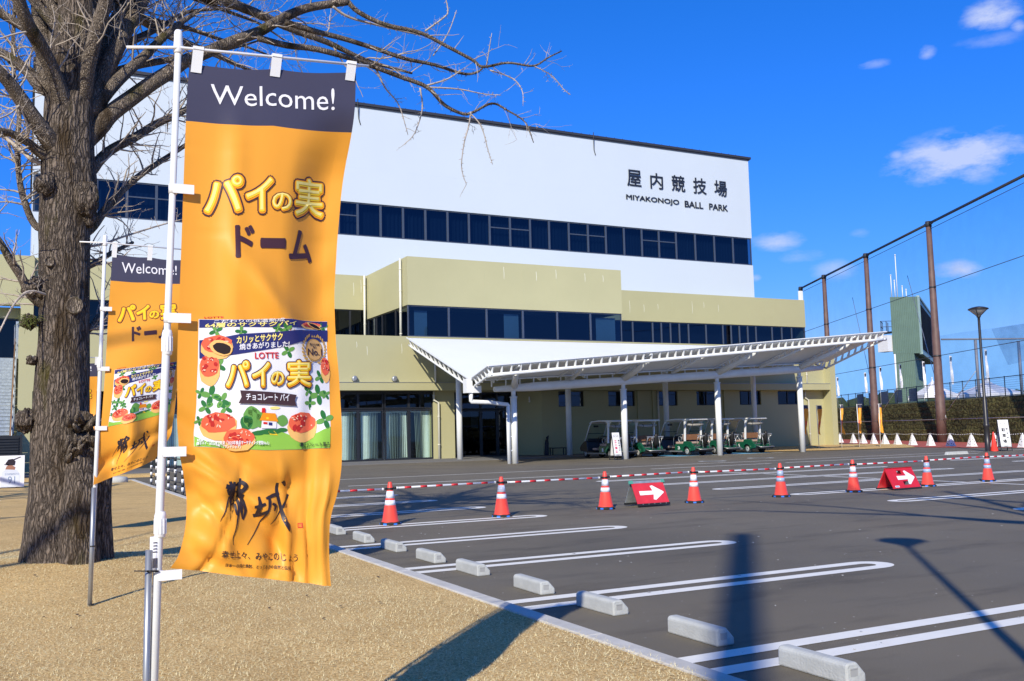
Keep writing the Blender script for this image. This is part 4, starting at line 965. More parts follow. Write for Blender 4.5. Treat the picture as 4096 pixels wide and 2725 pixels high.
def art(detail=2):
    """flat artwork pieces in sheet coordinates: list of (layer, material, verts, faces)"""
    out = []
    def pc(layer, mi, pts): out.append((layer, mi, [tuple(p) for p in pts], [tuple(range(len(pts)))]))
    def tx(layer, mi, body, fn, x0, y0, x1, y1, off=0., ref=0., wave=None):
        """text in a picture box: y0 top, y1 bottom (downwards), wave(x) vertical shift"""
        V, F = text2d(body); bx = tbounds(V)
        for k, (ox, oy) in enumerate(stamps(off)):
            P = []
            for a, b in V:
                u = (a + ox - bx[0]) / (bx[2] - bx[0]); v = (b + oy - bx[1]) / (bx[3] - bx[1]); x = x0 + u * (x1 - x0); P.append(fn(x, y1 - v * (y1 - y0) + (wave(u) if wave else 0)))
            out.append((layer + .07 * k, mi, P, F))
    def ell(layer, mi, fn, cx, cy, rx, ry, n=22, rot=0., jag=0., sd=0):
        r_ = random.Random(sd); c, s_ = math.cos(rot), math.sin(rot); P = []
        for i in range(n):
            a = 2 * math.pi * i / n; q = 1 + (r_.uniform(-jag, jag) if jag else 0); x, y = rx * math.cos(a) * q, ry * math.sin(a) * q; P.append(fn(cx + x * c - y * s_, cy + x * s_ + y * c))
        pc(layer, mi, P)
    # dark head field, one long strip per piece so it follows the sheet
    n = 12; out.append((0, OR, [(i / n, v) for v in (.119, 1.0) for i in range(n + 1)], [(i, i + 1, n + 2 + i, n + 1 + i) for i in range(n)]))
    out.append((0, NV, [(i / n, v) for v in (0, .119) for i in range(n + 1)], [(i, i + 1, n + 2 + i, n + 1 + i) for i in range(n)]))
    tx(2, WH, 'Welcome!', a3, 312, 318, 958, 430, 0, 0, lambda u: 22 * u)
    # title: five rounded letters, plum rim, yellow body, orange foot
    def logo(fn, boxes, k, L0, rim):
        for ch, x0, y0, x1, y1 in boxes:
            tx(L0, rim, ch, fn, x0, y0, x1, y1, .105 * k); tx(L0 + 1.3, DO, ch, fn, x0, y0, x1, y1, .066 * k); tx(L0 + 2.6, YE, ch, fn, x0 - 2, y0 - 2, x1 - 2, y1 - 3, .034 * k)
            if detail > 1: tx(L0 + 3.9, YP, ch, fn, x0 - 4, y0 - 5, x1 - 4, y1 - 6, 0)
    logo(a3, [('パ', 285, 822, 462, 1005), ('イ', 485, 835, 620, 1005), ('の', 622, 912, 722, 1000), ('実', 748, 822, 920, 1020)], 1.0, 2, PL)
    for ch, x0, y0, x1, y1 in (('ド', 428, 1085, 520, 1250), ('ー', 560, 1158, 688, 1192), ('ム', 715, 1102, 852, 1262)): tx(2, PL, ch, a3, x0, y0, x1, y1, .034)
    # printed packet
    P4 = [(232, 120), (400, 128), (560, 130), (720, 134), (885, 136), (882, 330), (878, 520), (868, 735), (700, 740), (540, 742), (380, 732), (210, 720), (220, 520), (228, 320)]
    pc(1, WH, [a4(*p) for p in P4])
    pc(2, GG, [a4(*p) for p in [(213, 668), (260, 690), (330, 700), (420, 668), (500, 648), (600, 650), (660, 672), (740, 690), (800, 668), (872, 640), (868, 734), (700, 739), (540, 741), (380, 731), (211, 719)]])
    pc(2, BL, [a4(*p) for p in [(234, 122), (400, 129), (560, 131), (720, 135), (884, 137), (884, 164), (720, 172), (560, 168), (400, 163), (234, 163)]])
    tx(3, WH, 'こだわりの低温熟成', a4, 302, 127, 628, 143, .012); tx(3, YP, '64層のサクサクパイ', a4, 262, 142, 692, 163, .02)
    def leaf(cx, cy, r_, n=4, rot=0., lay=2):
        for i in range(n):
            a = rot + 2 * math.pi * i / n; x, y = cx + math.cos(a) * r_ * .55, cy + math.sin(a) * r_ * .55
            ell(lay, LG if (i + int(cx)) % 2 else DG, a4, x, y, r_ * .5, r_ * .3, 12, a)
    for q in ((310, 180, 32), (425, 186, 28), (640, 178, 28), (320, 345, 36), (860, 165, 30), (655, 285, 34), (262, 535, 36), (352, 540, 34), (232, 600, 22), (828, 405, 32), (845, 605, 46), (770, 525, 30), (858, 490, 24), (285, 482, 46), (335, 505, 38), (815, 488, 46), (760, 470, 26), (240, 470, 26), (600, 175, 24)): leaf(*q, rot=q[0] * .1)
    pc(3, BL, [a4(*p) for p in [(234, 225), (330, 214), (420, 198), (560, 192), (720, 182), (886, 178), (886, 232), (720, 240), (640, 262), (520, 280), (400, 296), (234, 310)]])
    tx(4, YP, 'カリッとサクサク', a4, 405, 203, 625, 238, .03, 0, lambda u: 8 - 16 * u); tx(4, WH, '焼きあがりました!', a4, 418, 240, 660, 270, .025, 0, lambda u: 6 - 12 * u)
    tx(4, LR, 'LOTTE', a4, 490, 290, 606, 318, .02)
    logo(a4, [('パ', 358, 332, 460, 445), ('イ', 478, 340, 560, 446), ('の', 568, 382, 630, 442), ('実', 652, 332, 770, 448)], .9, 5, PL)
    ell(4, GO, a4, 800, 278, 54, 56, 30); ell(5, CR, a4, 800, 278, 48, 50, 30)
    for i in range(11):
        for s_ in (-1, 1):
            a = math.pi / 2 + s_ * (.35 + i * .235); ell(4, GO, a4, 800 + math.cos(a) * 70, 272 + math.sin(a) * 72, 11, 5, 8, a + .9 * s_)
    for i in range(3): pc(4, GO, [a4(785 + i * 14, 214), a4(791 + i * 14, 200), a4(798 + i * 14, 214)])
    tx(6, BR, 'No.1', a4, 755, 274, 845, 306, .015); tx(6, BR, '菓子パイ市場', a4, 768, 246, 832, 258, .01); tx(6, BR, '売上', a4, 788, 260, 812, 271, .01)
    pc(8, BR, [a4(*p) for p in [(418, 462), (480, 466), (560, 472), (640, 480), (694, 488), (684, 510), (694, 540), (640, 534), (560, 526), (480, 522), (410, 520), (424, 492)]])
    tx(9, WH, 'チョコレート パイ', a4, 445, 480, 655, 510, .02, 0, lambda u: -4 + 8 * u)
    def pie(cx, cy, rx, ry, sd, lay=3, open_=False):
        ell(lay, CR, a4, cx, cy + ry * .22, rx, ry, 18, 0, .05, sd); ell(lay + 1, PI, a4, cx, cy - ry * .08, rx * .93, ry * .72, 18, 0, .07, sd + 1)
        r_ = random.Random(sd)
        for _ in range(9): ell(lay + 2, PR, a4, cx + r_.uniform(-.6, .6) * rx, cy - ry * .1 + r_.uniform(-.45, .4) * ry, rx * r_.uniform(.1, .22), ry * r_.uniform(.08, .18), 8, r_.uniform(0, 3), .1, sd)
        for _ in range(10): ell(lay + 3, SH, a4, cx + r_.uniform(-.7, .7) * rx, cy - ry * .12 + r_.uniform(-.5, .45) * ry, rx * r_.uniform(.04, .1), ry * r_.uniform(.03, .06), 7, r_.uniform(0, 3), .1, sd)
        if open_: ell(lay + 3, CR, a4, cx + rx * .25, cy + ry * .25, rx * .72, ry * .62, 16, .3, .05, sd); ell(lay + 4, CH, a4, cx + rx * .3, cy + ry * .30, rx * .56, ry * .44, 16, .3, .08, sd)
    pie(280, 350, 48, 74, 3); pie(860, 362, 26, 58, 5); pie(320, 612, 84, 64, 7); pie(414, 680, 76, 52, 9, 6); pie(726, 622, 78, 70, 11); pie(314, 248, 76, 58, 13, 4, True)
    pie(788, 156, 62, 16, 15, 3, True)
    for q in ((476, 590, 46, 50), (448, 612, 30, 34), (510, 600, 32, 36), (622, 606, 28, 28), (470, 560, 30, 26)): ell(3, LG if q[0] != 448 else DG, a4, *q, 16, 0, .06, q[0])
    for q in ((560, 655, 60, 12), (500, 660, 34, 10), (620, 650, 30, 9)): ell(3, DG, a4, *q, 14, 0, .08, 4)
    pc(4, WH, [a4(*p) for p in [(520, 600), (592, 606), (590, 642), (516, 640)]]); pc(5, DO, [a4(*p) for p in [(508, 604), (524, 566), (586, 570), (600, 612)]]); pc(5, LR, [a4(*p) for p in [(518, 566), (520, 544), (536, 544), (536, 567)]])
    pc(5, LR, [a4(*p) for p in [(526, 612), (546, 614), (546, 624), (526, 622)]]); pc(5, BL, [a4(*p) for p in [(552, 614), (570, 616), (570, 630), (552, 628)]]); pc(5, YE, [a4(*p) for p in [(540, 588), (552, 588), (552, 598), (540, 598)]])
    ell(3, YP, a4, 585, 545, 26, 7, 12); pc(3, YE, [a4(*p) for p in [(552, 655), (580, 652), (600, 672), (560, 668)]])
    if detail > 1:
        tx(9, WH, '※出典：株式会社富士経済「2025年食品マーケティング便覧No.1」', a4, 222, 684, 552, 702, .03, 0, lambda u: 0 + 12 * u); tx(9, WH, '(菓子パイ・2023年実績・ブランドシェア)', a4, 218, 702, 422, 720, .03, 0, lambda u: 8 * u)
        tx(9, IK, '準チョコレート菓子', a4, 708, 706, 860, 727, .012); ell(8, LG, a4, 716, 717, 12, 12, 14)
    # brush written town name
    def brush(pts, ws_, lay=2, mi=IK):
        P = [Vector(p) for p in pts]; Q = []; Wd = []
        for i in range(len(P) - 1):
            for k in range(6):
                f = k / 6; p0 = P[max(0, i - 1)]; p3 = P[min(len(P) - 1, i + 2)]
                Q.append(.5 * ((2 * P[i]) + (P[i + 1] - p0) * f + (2 * p0 - 5 * P[i] + 4 * P[i + 1] - p3) * f * f + (3 * P[i] - p0 - 3 * P[i + 1] + p3) * f ** 3)); Wd.append(ws_[i] + (ws_[i + 1] - ws_[i]) * f)
        Q.append(P[-1]); Wd.append(ws_[-1]); A = []; B = []
        for i in range(len(Q)):
            d = (Q[min(i + 1, len(Q) - 1)] - Q[max(i - 1, 0)]); d = d.normalized() if d.length else Vector((1, 0)); nrm = Vector((-d.y, d.x)) * Wd[i] * .5; nrm *= 1.3; A.append(a4(*(Q[i] + nrm))); B.append(a4(*(Q[i] - nrm)))
        m = len(Q); out.append((lay, mi, A + B, [(i, i + 1, m + i + 1, m + i) for i in range(m - 1)]))
    for p, w in (([(350, 912), (378, 918), (398, 905)], [14, 16, 8]), ([(372, 890), (380, 930), (376, 985), (372, 1030)], [10, 16, 10, 4]), ([(392, 892), (388, 940), (398, 985), (404, 1050)], [8, 14, 12, 5]), ([(358, 925), (372, 948), (398, 940)], [8, 12, 8]), ([(372, 968), (388, 960), (402, 958)], [8, 10, 7]),
                 ([(378, 1000), (392, 994), (404, 990)], [6, 9, 6]), ([(398, 910), (425, 895), (446, 915), (424, 950), (438, 985), (448, 1030), (436, 1075)], [8, 14, 16, 10, 13, 12, 4]), ([(421, 876), (418, 905), (410, 960), (416, 1010), (404, 1085), (388, 1150), (390, 1188)], [10, 14, 12, 9, 5, 3, 2]), ([(400, 940), (424, 932), (440, 935)], [8, 10, 7]), ([(436, 950), (428, 1010), (432, 1070)], [8, 12, 4]),
                 ([(370, 960), (352, 1010), (335, 1060), (330, 1078)], [5, 4, 2, 1]),
                 ([(490, 1012), (516, 1008), (540, 1000)], [10, 12, 8]), ([(510, 965), (512, 1010), (506, 1048)], [8, 16, 12]), ([(488, 1056), (520, 1048), (556, 1030)], [14, 15, 7]), ([(545, 975), (580, 962), (616, 952)], [8, 13, 10]), ([(560, 962), (562, 1000), (548, 1045), (520, 1095), (480, 1150), (456, 1188)], [9, 12, 7, 4, 3, 2]),
                 ([(575, 1000), (592, 1010), (586, 1035)], [8, 12, 6]), ([(606, 900), (604, 950), (618, 1010), (640, 1075), (660, 1132)], [10, 15, 14, 15, 5]), ([(662, 958), (642, 1000), (610, 1050), (575, 1100)], [12, 10, 6, 2]), ([(628, 892), (638, 905), (642, 918)], [10, 13, 7]), ([(655, 1090), (662, 1110), (660, 1135)], [3, 8, 3])): brush(p, w)
    pc(2, LR, [a4(*p) for p in [(711, 1100), (735, 1098), (735, 1122), (711, 1123)]])
    for i in range(3): pc(3, OR, [a4(714, 1104 + i * 6), a4(732, 1103 + i * 6), a4(732, 1106 + i * 6), a4(714, 1107 + i * 6)])
    tx(2, IK, '幸せ上々、みやこのじょう', a4, 333, 1212, 715, 1245, .006, 0, lambda u: -5 + 30 * u)
    tx(2, IK, '日本一の肉と焼酎、とっておきの自然と伝統', a4, 360, 1268, 672, 1285, .006, 0, lambda u: 16 * u)
    tx(2, LR, 'LOTTE', a4, 258, 109, 345, 117, .02)
    return out
def hang(name, outline, fold, mats, parent, pieces, yoff, gu=.055, gv=.018, step=.0011):
    """print the artwork on a cloth whose edges follow the outline (xl, zl, xr, zr rows) with folds fold(s, t)"""
    n = len(outline) - 1
    tl = [0.]; 
    for a, b in zip(outline[:-1], outline[1:]): tl.append(tl[-1] + math.hypot(b[0] - a[0], b[1] - a[1]))
    trr = [0.]
    for a, b in zip(outline[:-1], outline[1:]): trr.append(trr[-1] + math.hypot(b[2] - a[2], b[3] - a[3]))
    tl = [x / tl[-1] for x in tl]; trr = [x / trr[-1] for x in trr]
    def cr(ts, cx, cz, t):
        t = min(1, max(0, t))
        for i in range(n):
            if t <= ts[i + 1] + 1e-9:
                f = (t - ts[i]) / (ts[i + 1] - ts[i]); f2 = f
                p0 = outline[max(0, i - 1)]; p1 = outline[i]; p2 = outline[i + 1]; p3 = outline[min(n, i + 2)]
                def h(c): return .5 * (2 * p1[c] + (p2[c] - p0[c]) * f + (2 * p0[c] - 5 * p1[c] + 4 * p2[c] - p3[c]) * f * f + (3 * p1[c] - p0[c] - 3 * p2[c] + p3[c]) * f ** 3)
                return h(cx), h(cz)
    def S(s, t):
        a = cr(tl, 0, 1, t); b = cr(trr, 2, 3, t); s = min(1.0, max(0., s))
        sag = -.012 * 4 * (s * (1 - s)) * (1 if t < .02 else max(0, 1 - t * 3)) * abs(math.sin(2 * math.pi * s))
        return Vector((a[0] + (b[0] - a[0]) * s, yoff + fold(s, t), a[1] + (b[1] - a[1]) * s + sag))
    bm = bmesh.new()
    lay = bm.faces.layers.float.new('lay')
    AV = []; AF = []
    for l, mi, V, F in pieces:                                     # cut every piece along the cells of the sheet so that it can bend with it
        pb = bmesh.new(); vs = [pb.verts.new((max(0., min(1., x)), max(0., min(1., y)), 0)) for x, y in V]
        for f in F:
            try: pb.faces.new([vs[i] for i in f])
            except ValueError: pass
        for axis, step_ in ((0, gu), (1, gv)):
            if not vs: continue
            lo = min(v.co[axis] for v in pb.verts); hi = max(v.co[axis] for v in pb.verts)
            for i in range(int(lo / step_) + 1, int(hi / step_) + 1):
                c = i * step_
                if not lo + 1e-6 < c < hi - 1e-6: continue
                no = (1, 0, 0) if axis == 0 else (0, 1, 0); co = (c, 0, 0) if axis == 0 else (0, c, 0)
                bmesh.ops.bisect_plane(pb, geom=pb.verts[:] + pb.edges[:] + pb.faces[:], plane_co=co, plane_no=no, dist=1e-6)
        pb.verts.index_update(); nv = [bm.verts.new(v.co) for v in pb.verts]
        for f in pb.faces:
            try: fc = bm.faces.new([nv[v.index] for v in f.verts]); fc.material_index = mi; fc[lay] = l; fc.smooth = True
            except ValueError: pass
        pb.free()
    vl = {}
    for f in bm.faces:
        for v in f.verts: vl[v] = max(vl.get(v, 0), f[lay])
    e = 1e-3
    for v in bm.verts:
        s, t = v.co.x, v.co.y; p = S(s, t); du = S(min(1, s + e), t) - S(max(0, s - e), t); dv = S(s, min(1, t + e)) - S(s, max(0, t - e)); nn = du.cross(dv)
        nn = nn.normalized() if nn.length > 1e-12 else Vector((0, -1, 0))
        if nn.y > 0: nn = -nn
        v.co = p + nn * (vl.get(v, 0) * step)
    me = bpy.data.meshes.new(name); 
    bm.normal_update()
    for f in bm.faces:
        if f.normal.y > 0: f.normal_flip()
    bm.to_mesh(me); bm.free()
    for m in mats: me.materials.append(m)
    o = bpy.data.objects.new(name, me); COL.objects.link(o); o.parent = parent
    return o, S
def wloop(parent, a, b, w, hgt, side=False):
    """small white fabric tab looped round a pole, from a to b"""
    g = MB(); a = Vector(a); b = Vector(b); g.bar(a, b, w, .006) if not side else g.bar(a, b, .006, w)
    c = a; ax = Vector((1, 0, 0)) if not side else Vector((0, 0, 1)); 
    g.cyl(c - ax * w / 2, c + ax * w / 2, hgt, n=12)
    return g.build('fastening_tab', m_white_plastic, parent)
ART = art(2); ART0 = art(1)
FL1 = [(0.540, 2.930, 1.210, 3.000), (0.533, 2.840, 1.205, 2.860), (0.528, 2.680, 1.195, 2.720), (0.522, 2.430, 1.180, 2.590), (0.517, 2.220, 1.165, 2.470), (0.512, 2.020, 1.150, 2.300), (0.508, 1.890, 1.140, 2.160), (0.506, 1.730, 1.135, 2.030), (0.510, 1.570, 1.140, 1.890), (0.515, 1.450, 1.150, 1.710), (0.530, 1.370, 1.150, 1.500), (0.55, 1.270, 1.145, 1.360), (0.55, 1.190, 1.125, 1.250), (0.540, 1.110, 1.100, 1.160), (0.520, 1.050, 1.093, 1.060), (0.490, 1.010, 1.095, 0.890)]
def sst(a, b, x): x = min(1, max(0, (x - a) / (b - a))); return x * x * (3 - 2 * x)
def gs(x, c, w): return math.exp(-((x - c) / w) ** 2)
def fold1(s, t):
    y = .010 * math.sin(2 * math.pi * (s * 1.5 + .1)) * sst(.02, .25, t)
    y += -.014 * gs(s, .27 + .10 * t, .07) * sst(.05, .2, t) * (1 - sst(.45, .6, t))
    y += .085 * sst(.70, 1.02, s + .10 * math.sin(t * 5)) * sst(.06, .22, t) * (1 - .55 * sst(.55, .75, t))
    y += -.05 * gs(s - .55, (t - .47) * 2.2, .11) * gs(t, .47, .09)                        # diagonal bulge over the packet
    y += .022 * gs(t, .74 + .20 * (s - .15), .022) * (1 - sst(.5, .9, s)) + .016 * gs(t, .80 + .22 * s, .022) * gs(s, .45, .35)
    y += -.030 * gs(s, .16 + .55 * (t - .74), .085) * sst(.72, .80, t) * (1 - sst(.93, 1, t))
    y += .026 * gs(s, .70 - .5 * (t - .78), .06) * sst(.74, .84, t) + .020 * gs(s, .86 - .1 * t, .05) * sst(.6, .7, t)
    y += .02 * math.sin(6.3 * (t * 2.1 + s * .5)) * sst(.8, 1, t) + .006 * math.sin(25 * t + 9 * s) * sst(.72, .9, t)
    for c0_, sl, w_, am in ((.755, .28, .010, .018), (.79, .16, .008, -.014), (.83, .34, .012, .020), (.885, -.10, .011, .016), (.93, .12, .010, -.014), (.965, .05, .009, .012)):
        y += am * gs(t, c0_ + sl * s, w_ * (1 + s)) * sst(0, .1, s) * (1 - sst(.55, .95, s))
    for c0_, sl, w_, am in ((.36, -.9, .022, .018), (.62, .55, .025, -.020), (.80, .35, .018, .022), (.92, .15, .02, -.018)):
        y += am * gs(s, c0_ + sl * (t - .8), w_) * sst(.74, .86, t)
    for c0_ in (.17, .335, .50, .665): y += .0022 * gs(t, c0_ + .004 * math.sin(9 * s), .0035) * (.5 + .5 * math.sin(8 * s + 40 * c0_))
    y += .004 * math.sin(60 * t + 7 * s) * gs(s, .93, .08) * sst(.2, .4, t)
    y += .05 * (1 - sst(0, .16, s)) * sst(.80, .86, t) * (1 - sst(.94, 1, t))
    return y
def banner(loc_y, outline, fold, pole, bar, tabs, side_tabs, label, group, pieces, prad, stake=None, joints=(), gu_=.025, gv_=.0085):
    root = thing('banner_flag', label, 'banner', (pole[-1][0], loc_y, LZ), 0, group)
    RO = Vector(root.location)
    def fix(o): o.location = -RO; return o
    cloth, S = hang('banner_cloth', outline, fold, BM_, root, pieces, loc_y + .004, gu_, gv_); fix(cloth)
    g = MB(); zs = [p[2] for p in pole]; pts = [(p[0], loc_y + .0, p[2]) for p in pole]
    g.tube(pts, prad, 14); fix(g.build('pole', m_pole, root))
    g = MB(); top = Vector(pts[0]); g.lathe([(prad[0] * 1.15, -.035), (prad[0] * 1.45, -.03), (prad[0] * 1.45, -.006), (prad[0] * 1.3, .022), (prad[0] * 1.25, .05), (prad[0] * .9, .058)], 16, c=top); fix(g.build('pole_cap', m_white_plastic, root))
    for z_, r_ in joints:
        xx = pole[0][0] + (pole[-1][0] - pole[0][0]) * (pole[0][2] - z_) / (pole[0][2] - pole[-1][2])
        g = MB(); g.lathe([(r_ * 1.05, -.05), (r_ * 1.35, -.045), (r_ * 1.42, .03), (r_ * 1.12, .045)], 18, c=(xx, loc_y, z_))
        for k in range(12): a = k * math.pi / 6; g.box(xx + r_ * 1.4 * math.cos(a) - .0015, xx + r_ * 1.4 * math.cos(a) + .0015, loc_y + r_ * 1.4 * math.sin(a) - .0015, loc_y + r_ * 1.4 * math.sin(a) + .0015, z_ - .035, z_ + .02)
        fix(g.build('pole_joint', m_white_plastic, root))
    g = MB(); g.tube([(bar[0][0], loc_y - .012, bar[0][2]), (bar[1][0], loc_y - .012, bar[1][2]), (bar[2][0], loc_y - .004, bar[2][2])], .0062, 8); fix(g.build('cross_bar', m_white_plastic, root))
    for s in tabs:
        p = S(s, 0.0); k = (p.x - bar[1][0]) / (bar[2][0] - bar[1][0]); bz_ = bar[1][2] + (bar[2][2] - bar[1][2]) * k
        g = MB(); q = S(s, .022); A = Vector((p.x - .0, loc_y - .018, bz_ + .007)); dx = .02
        n_ = Vector((0, -.004, 0))
        g.add([A + Vector((-dx, 0, 0)), A + Vector((dx, 0, 0)), q + Vector((dx - .004, 0, 0)) + n_, q + Vector((-dx - .004, 0, 0)) + n_], [(0, 1, 2, 3)]); g.bar(A + Vector((-dx, .008, -.003)), A + Vector((dx, .008, -.003)), .018, .012)
        fix(g.build('fastening_tab', m_white_plastic, root, fix=False))
    for z_, w in side_tabs:
        xx = pole[0][0] + (pole[-1][0] - pole[0][0]) * (pole[0][2] - z_) / (pole[0][2] - pole[-1][2])
        g = MB(); g.lathe([(prad[0] * 1.25, -.018), (prad[0] * 1.3, .018)], 14, c=(xx, loc_y, z_)); g.box(xx - .002, xx + w, loc_y - prad[0] * 1.3 - .002, loc_y - prad[0] * 1.3 + .001, z_ - .018, z_ + .018)
        fix(g.build('fastening_tab', m_white_plastic, root))
    return root, RO, fix
m_pole = M('pole_white', (.72, .73, .72), .35, var=.05, scale=3)
m_pole2 = M('pole_cream', (.70, .66, .54), .4, var=.05)
b1, RO1, fix1 = banner(3.75, FL1, fold1, [(.497, 3.75, 3.0), (.468, 3.75, 1.88), (.465, 3.75, 1.80), (.448, 3.75, 1.19), (.425, 3.75, .10)], [(.31, 0, 2.955), (.497, 0, 2.985), (1.262, 0, 3.035)], (.045, .5, .965), [(2.43, .075), (1.935, .08), (1.437, .08), (.99, .08)],
                      'tall orange banner in front, welcome printed on its dark head field', 'orange welcome banners on the lawn', ART, [.0125, .0125, .0145, .0155, .0155], joints=((1.845, .0135), (1.175, .0150)))
g = MB(); g.lathe([(.0165, -.06), (.0165, .06)], 16, c=(.4335, 3.75, 1.07)); fix1(g.build('pole_sticker', m_bwhite, b1))
g = MB()
for i in range(9): g.box(.4335 - .009 + i * .002, .4335 - .0082 + i * .002, 3.7325, 3.7335, 1.02, 1.055)
for i in range(4): g.box(.4335 - .008, .4335 + .006, 3.7325, 3.7335, 1.075 + i * .011, 1.079 + i * .011)
fix1(g.build('sticker_print', m_ink, b1))
g = MB(); g.tube([(.413, 3.74, 1.085), (.405, 3.74, .05)], .0125, 12); fix1(g.build('ground_stake', m_grey_metal, b1))
g = MB(); g.tube([(.405, 3.722, 1.012), (.445, 3.728, 1.008)], .004, 6); g.tube([(.41, 3.72, 1.012), (.36, 3.71, 1.018)], .0022, 5); fix1(g.build('cable_tie', m_black, b1))
FL2 = [(0.640, 3.080, 1.250, 3.060), (0.630, 2.870, 1.245, 2.870), (0.620, 2.650, 1.24, 2.650), (0.610, 2.350, 1.235, 2.380), (0.600, 2.090, 1.220, 2.170), (0.590, 1.900, 1.210, 2.050), (0.580, 1.720, 1.190, 1.830), (0.570, 1.540, 1.170, 1.660), (0.550, 1.360, 1.150, 1.530), (0.530, 1.220, 1.09, 1.420), (0.520, 1.120, 1.02, 1.310)]
def fold2(s, t):
    return .02 * math.sin(4.5 * s + 6 * t) * sst(.1, .4, t) + .14 * sst(.72, 1.05, s) * sst(.25, .6, t) - .05 * gs(s, .35 + .3 * (t - .6), .12) * sst(.55, .8, t) + .03 * math.sin(9 * s - 14 * t) * sst(.65, .9, t) + .03 * gs(t, .93 - .12 * s, .03)
b2, RO2, fix2 = banner(8.75, FL2, fold2, [(.58, 8.75, 3.18), (.56, 8.75, 2.14), (.548, 8.75, 1.54), (.51, 8.75, .08)], [(.38, 0, 3.165), (.58, 0, 3.17), (1.28, 0, 3.155)], (.03, .5, .97), [(2.6, .075), (2.09, .075), (1.59, .075)],
                      'orange banner beside the big tree trunk, its lower corner blown aside', 'orange welcome banners on the lawn', ART0, [.014, .016, .017, .018], joints=((2.14, .016),), gu_=.04, gv_=.014)
g = MB(); g.tube([(.525, 8.735, 1.1), (.51, 8.735, .05)], .017, 10); fix2(g.build('ground_stake', m_grey_metal, b2))
g = MB(); g.tube([(.505, 8.72, .62), (.545, 8.72, .62)], .006, 6); g.tube([(.50, 8.72, .15), (.54, 8.72, .15)], .006, 6); fix2(g.build('cable_tie', m_black, b2))
FL3 = [(x0, z0, x1, z1) for x0, z0, x1, z1 in ((.30, 2.66, .965, 2.65), (.30, 2.3, .96, 2.35), (.30, 1.9, .95, 1.95), (.28, 1.5, .93, 1.6), (.26, 1.1, .94, 1.2), (.28, .8, .95, .85))]
banner(15.6, FL3, lambda s, t: .04 * math.sin(7 * s + 5 * t) * sst(.05, .4, t), [(.25, 15.6, 2.75), (.24, 15.6, 1.5), (.24, 15.6, .08)], [(.05, 0, 2.74), (.25, 0, 2.745), (.98, 0, 2.735)], (.04, .5, .97), [(2.2, .07), (1.7, .07)],
       'orange banner almost hidden by the tree trunk, only its right edge showing', 'orange welcome banners on the lawn', ART0, [.014, .016, .018])
# small far banners by the hall corner
def far_banner(x, y, label, swing, wid, hgt=2.68, seed=0):
    t = thing('banner_flag', label, 'banner', (x, y, .03), 0, 'orange welcome banners by the hall corner')
    g = MB(); g.tube([(0, 0, 0), (-.04 + swing * .1, 0, hgt)], .02, 8); g.build('pole', m_white_plastic, t)
    g = MB(); g.bar((-.06, 0, hgt - .02), (.62 * wid, -.02, hgt - .02), .015, .015); g.build('cross_bar', m_white_plastic, t)
    rr = random.Random(seed); w = .6 * wid; out = []
    rows = [(0.02, hgt - .03), (.02, hgt - .24), (.02, hgt - .6), (.01, hgt - 1.0), (.02, hgt - 1.2), (0, hgt - 1.45), (.02, hgt - 1.75)]
    wf = [1, 1, .95, .75, .6, .45 + .5 * (swing > 0), .4 + .7 * (swing > 0)]
    pts = []
    g = MB(); n = 5
    for i, ((x0, z0), f) in enumerate(zip(rows, wf)):
        pts.append([(x0 + w * f * k / n, .05 * math.sin(k * 1.7 + i * .9 + seed) * (i > 0), z0 - (.10 * k / n if i > 3 else 0)) for k in range(n + 1)])
    for i in range(len(rows) - 1):
        for k in range(n): g.add((pts[i][k], pts[i][k + 1], pts[i + 1][k + 1], pts[i + 1][k]), ((0, 1, 2, 3),), 1 if i == 0 else (2 if i == 3 and 0 < k < 4 else 0), True)
    c = g.build('banner_cloth', [m_orange, m_navy, m_pie, m_bwhite], t)
    return t
far_banner(42.35, 44.0, 'small orange banner half hidden behind the last canopy column', 0, .55, 2.68, 1)
far_banner(43.65, 44.2, 'small orange banner in the shade before the hall end wall', 0, .6, 2.65, 2)
far_banner(45.15, 43.8, 'small orange banner at the sunlit hall corner, its foot blown right', 1, .45, 2.66, 3)
far_banner(46.55, 43.7, 'small orange banner standing clear of the wall, left of the last one', 0, .62, 2.68, 4)
far_banner(47.6, 43.0, 'rightmost small orange banner, in front of the net pole', 1, .5, 2.67, 5)

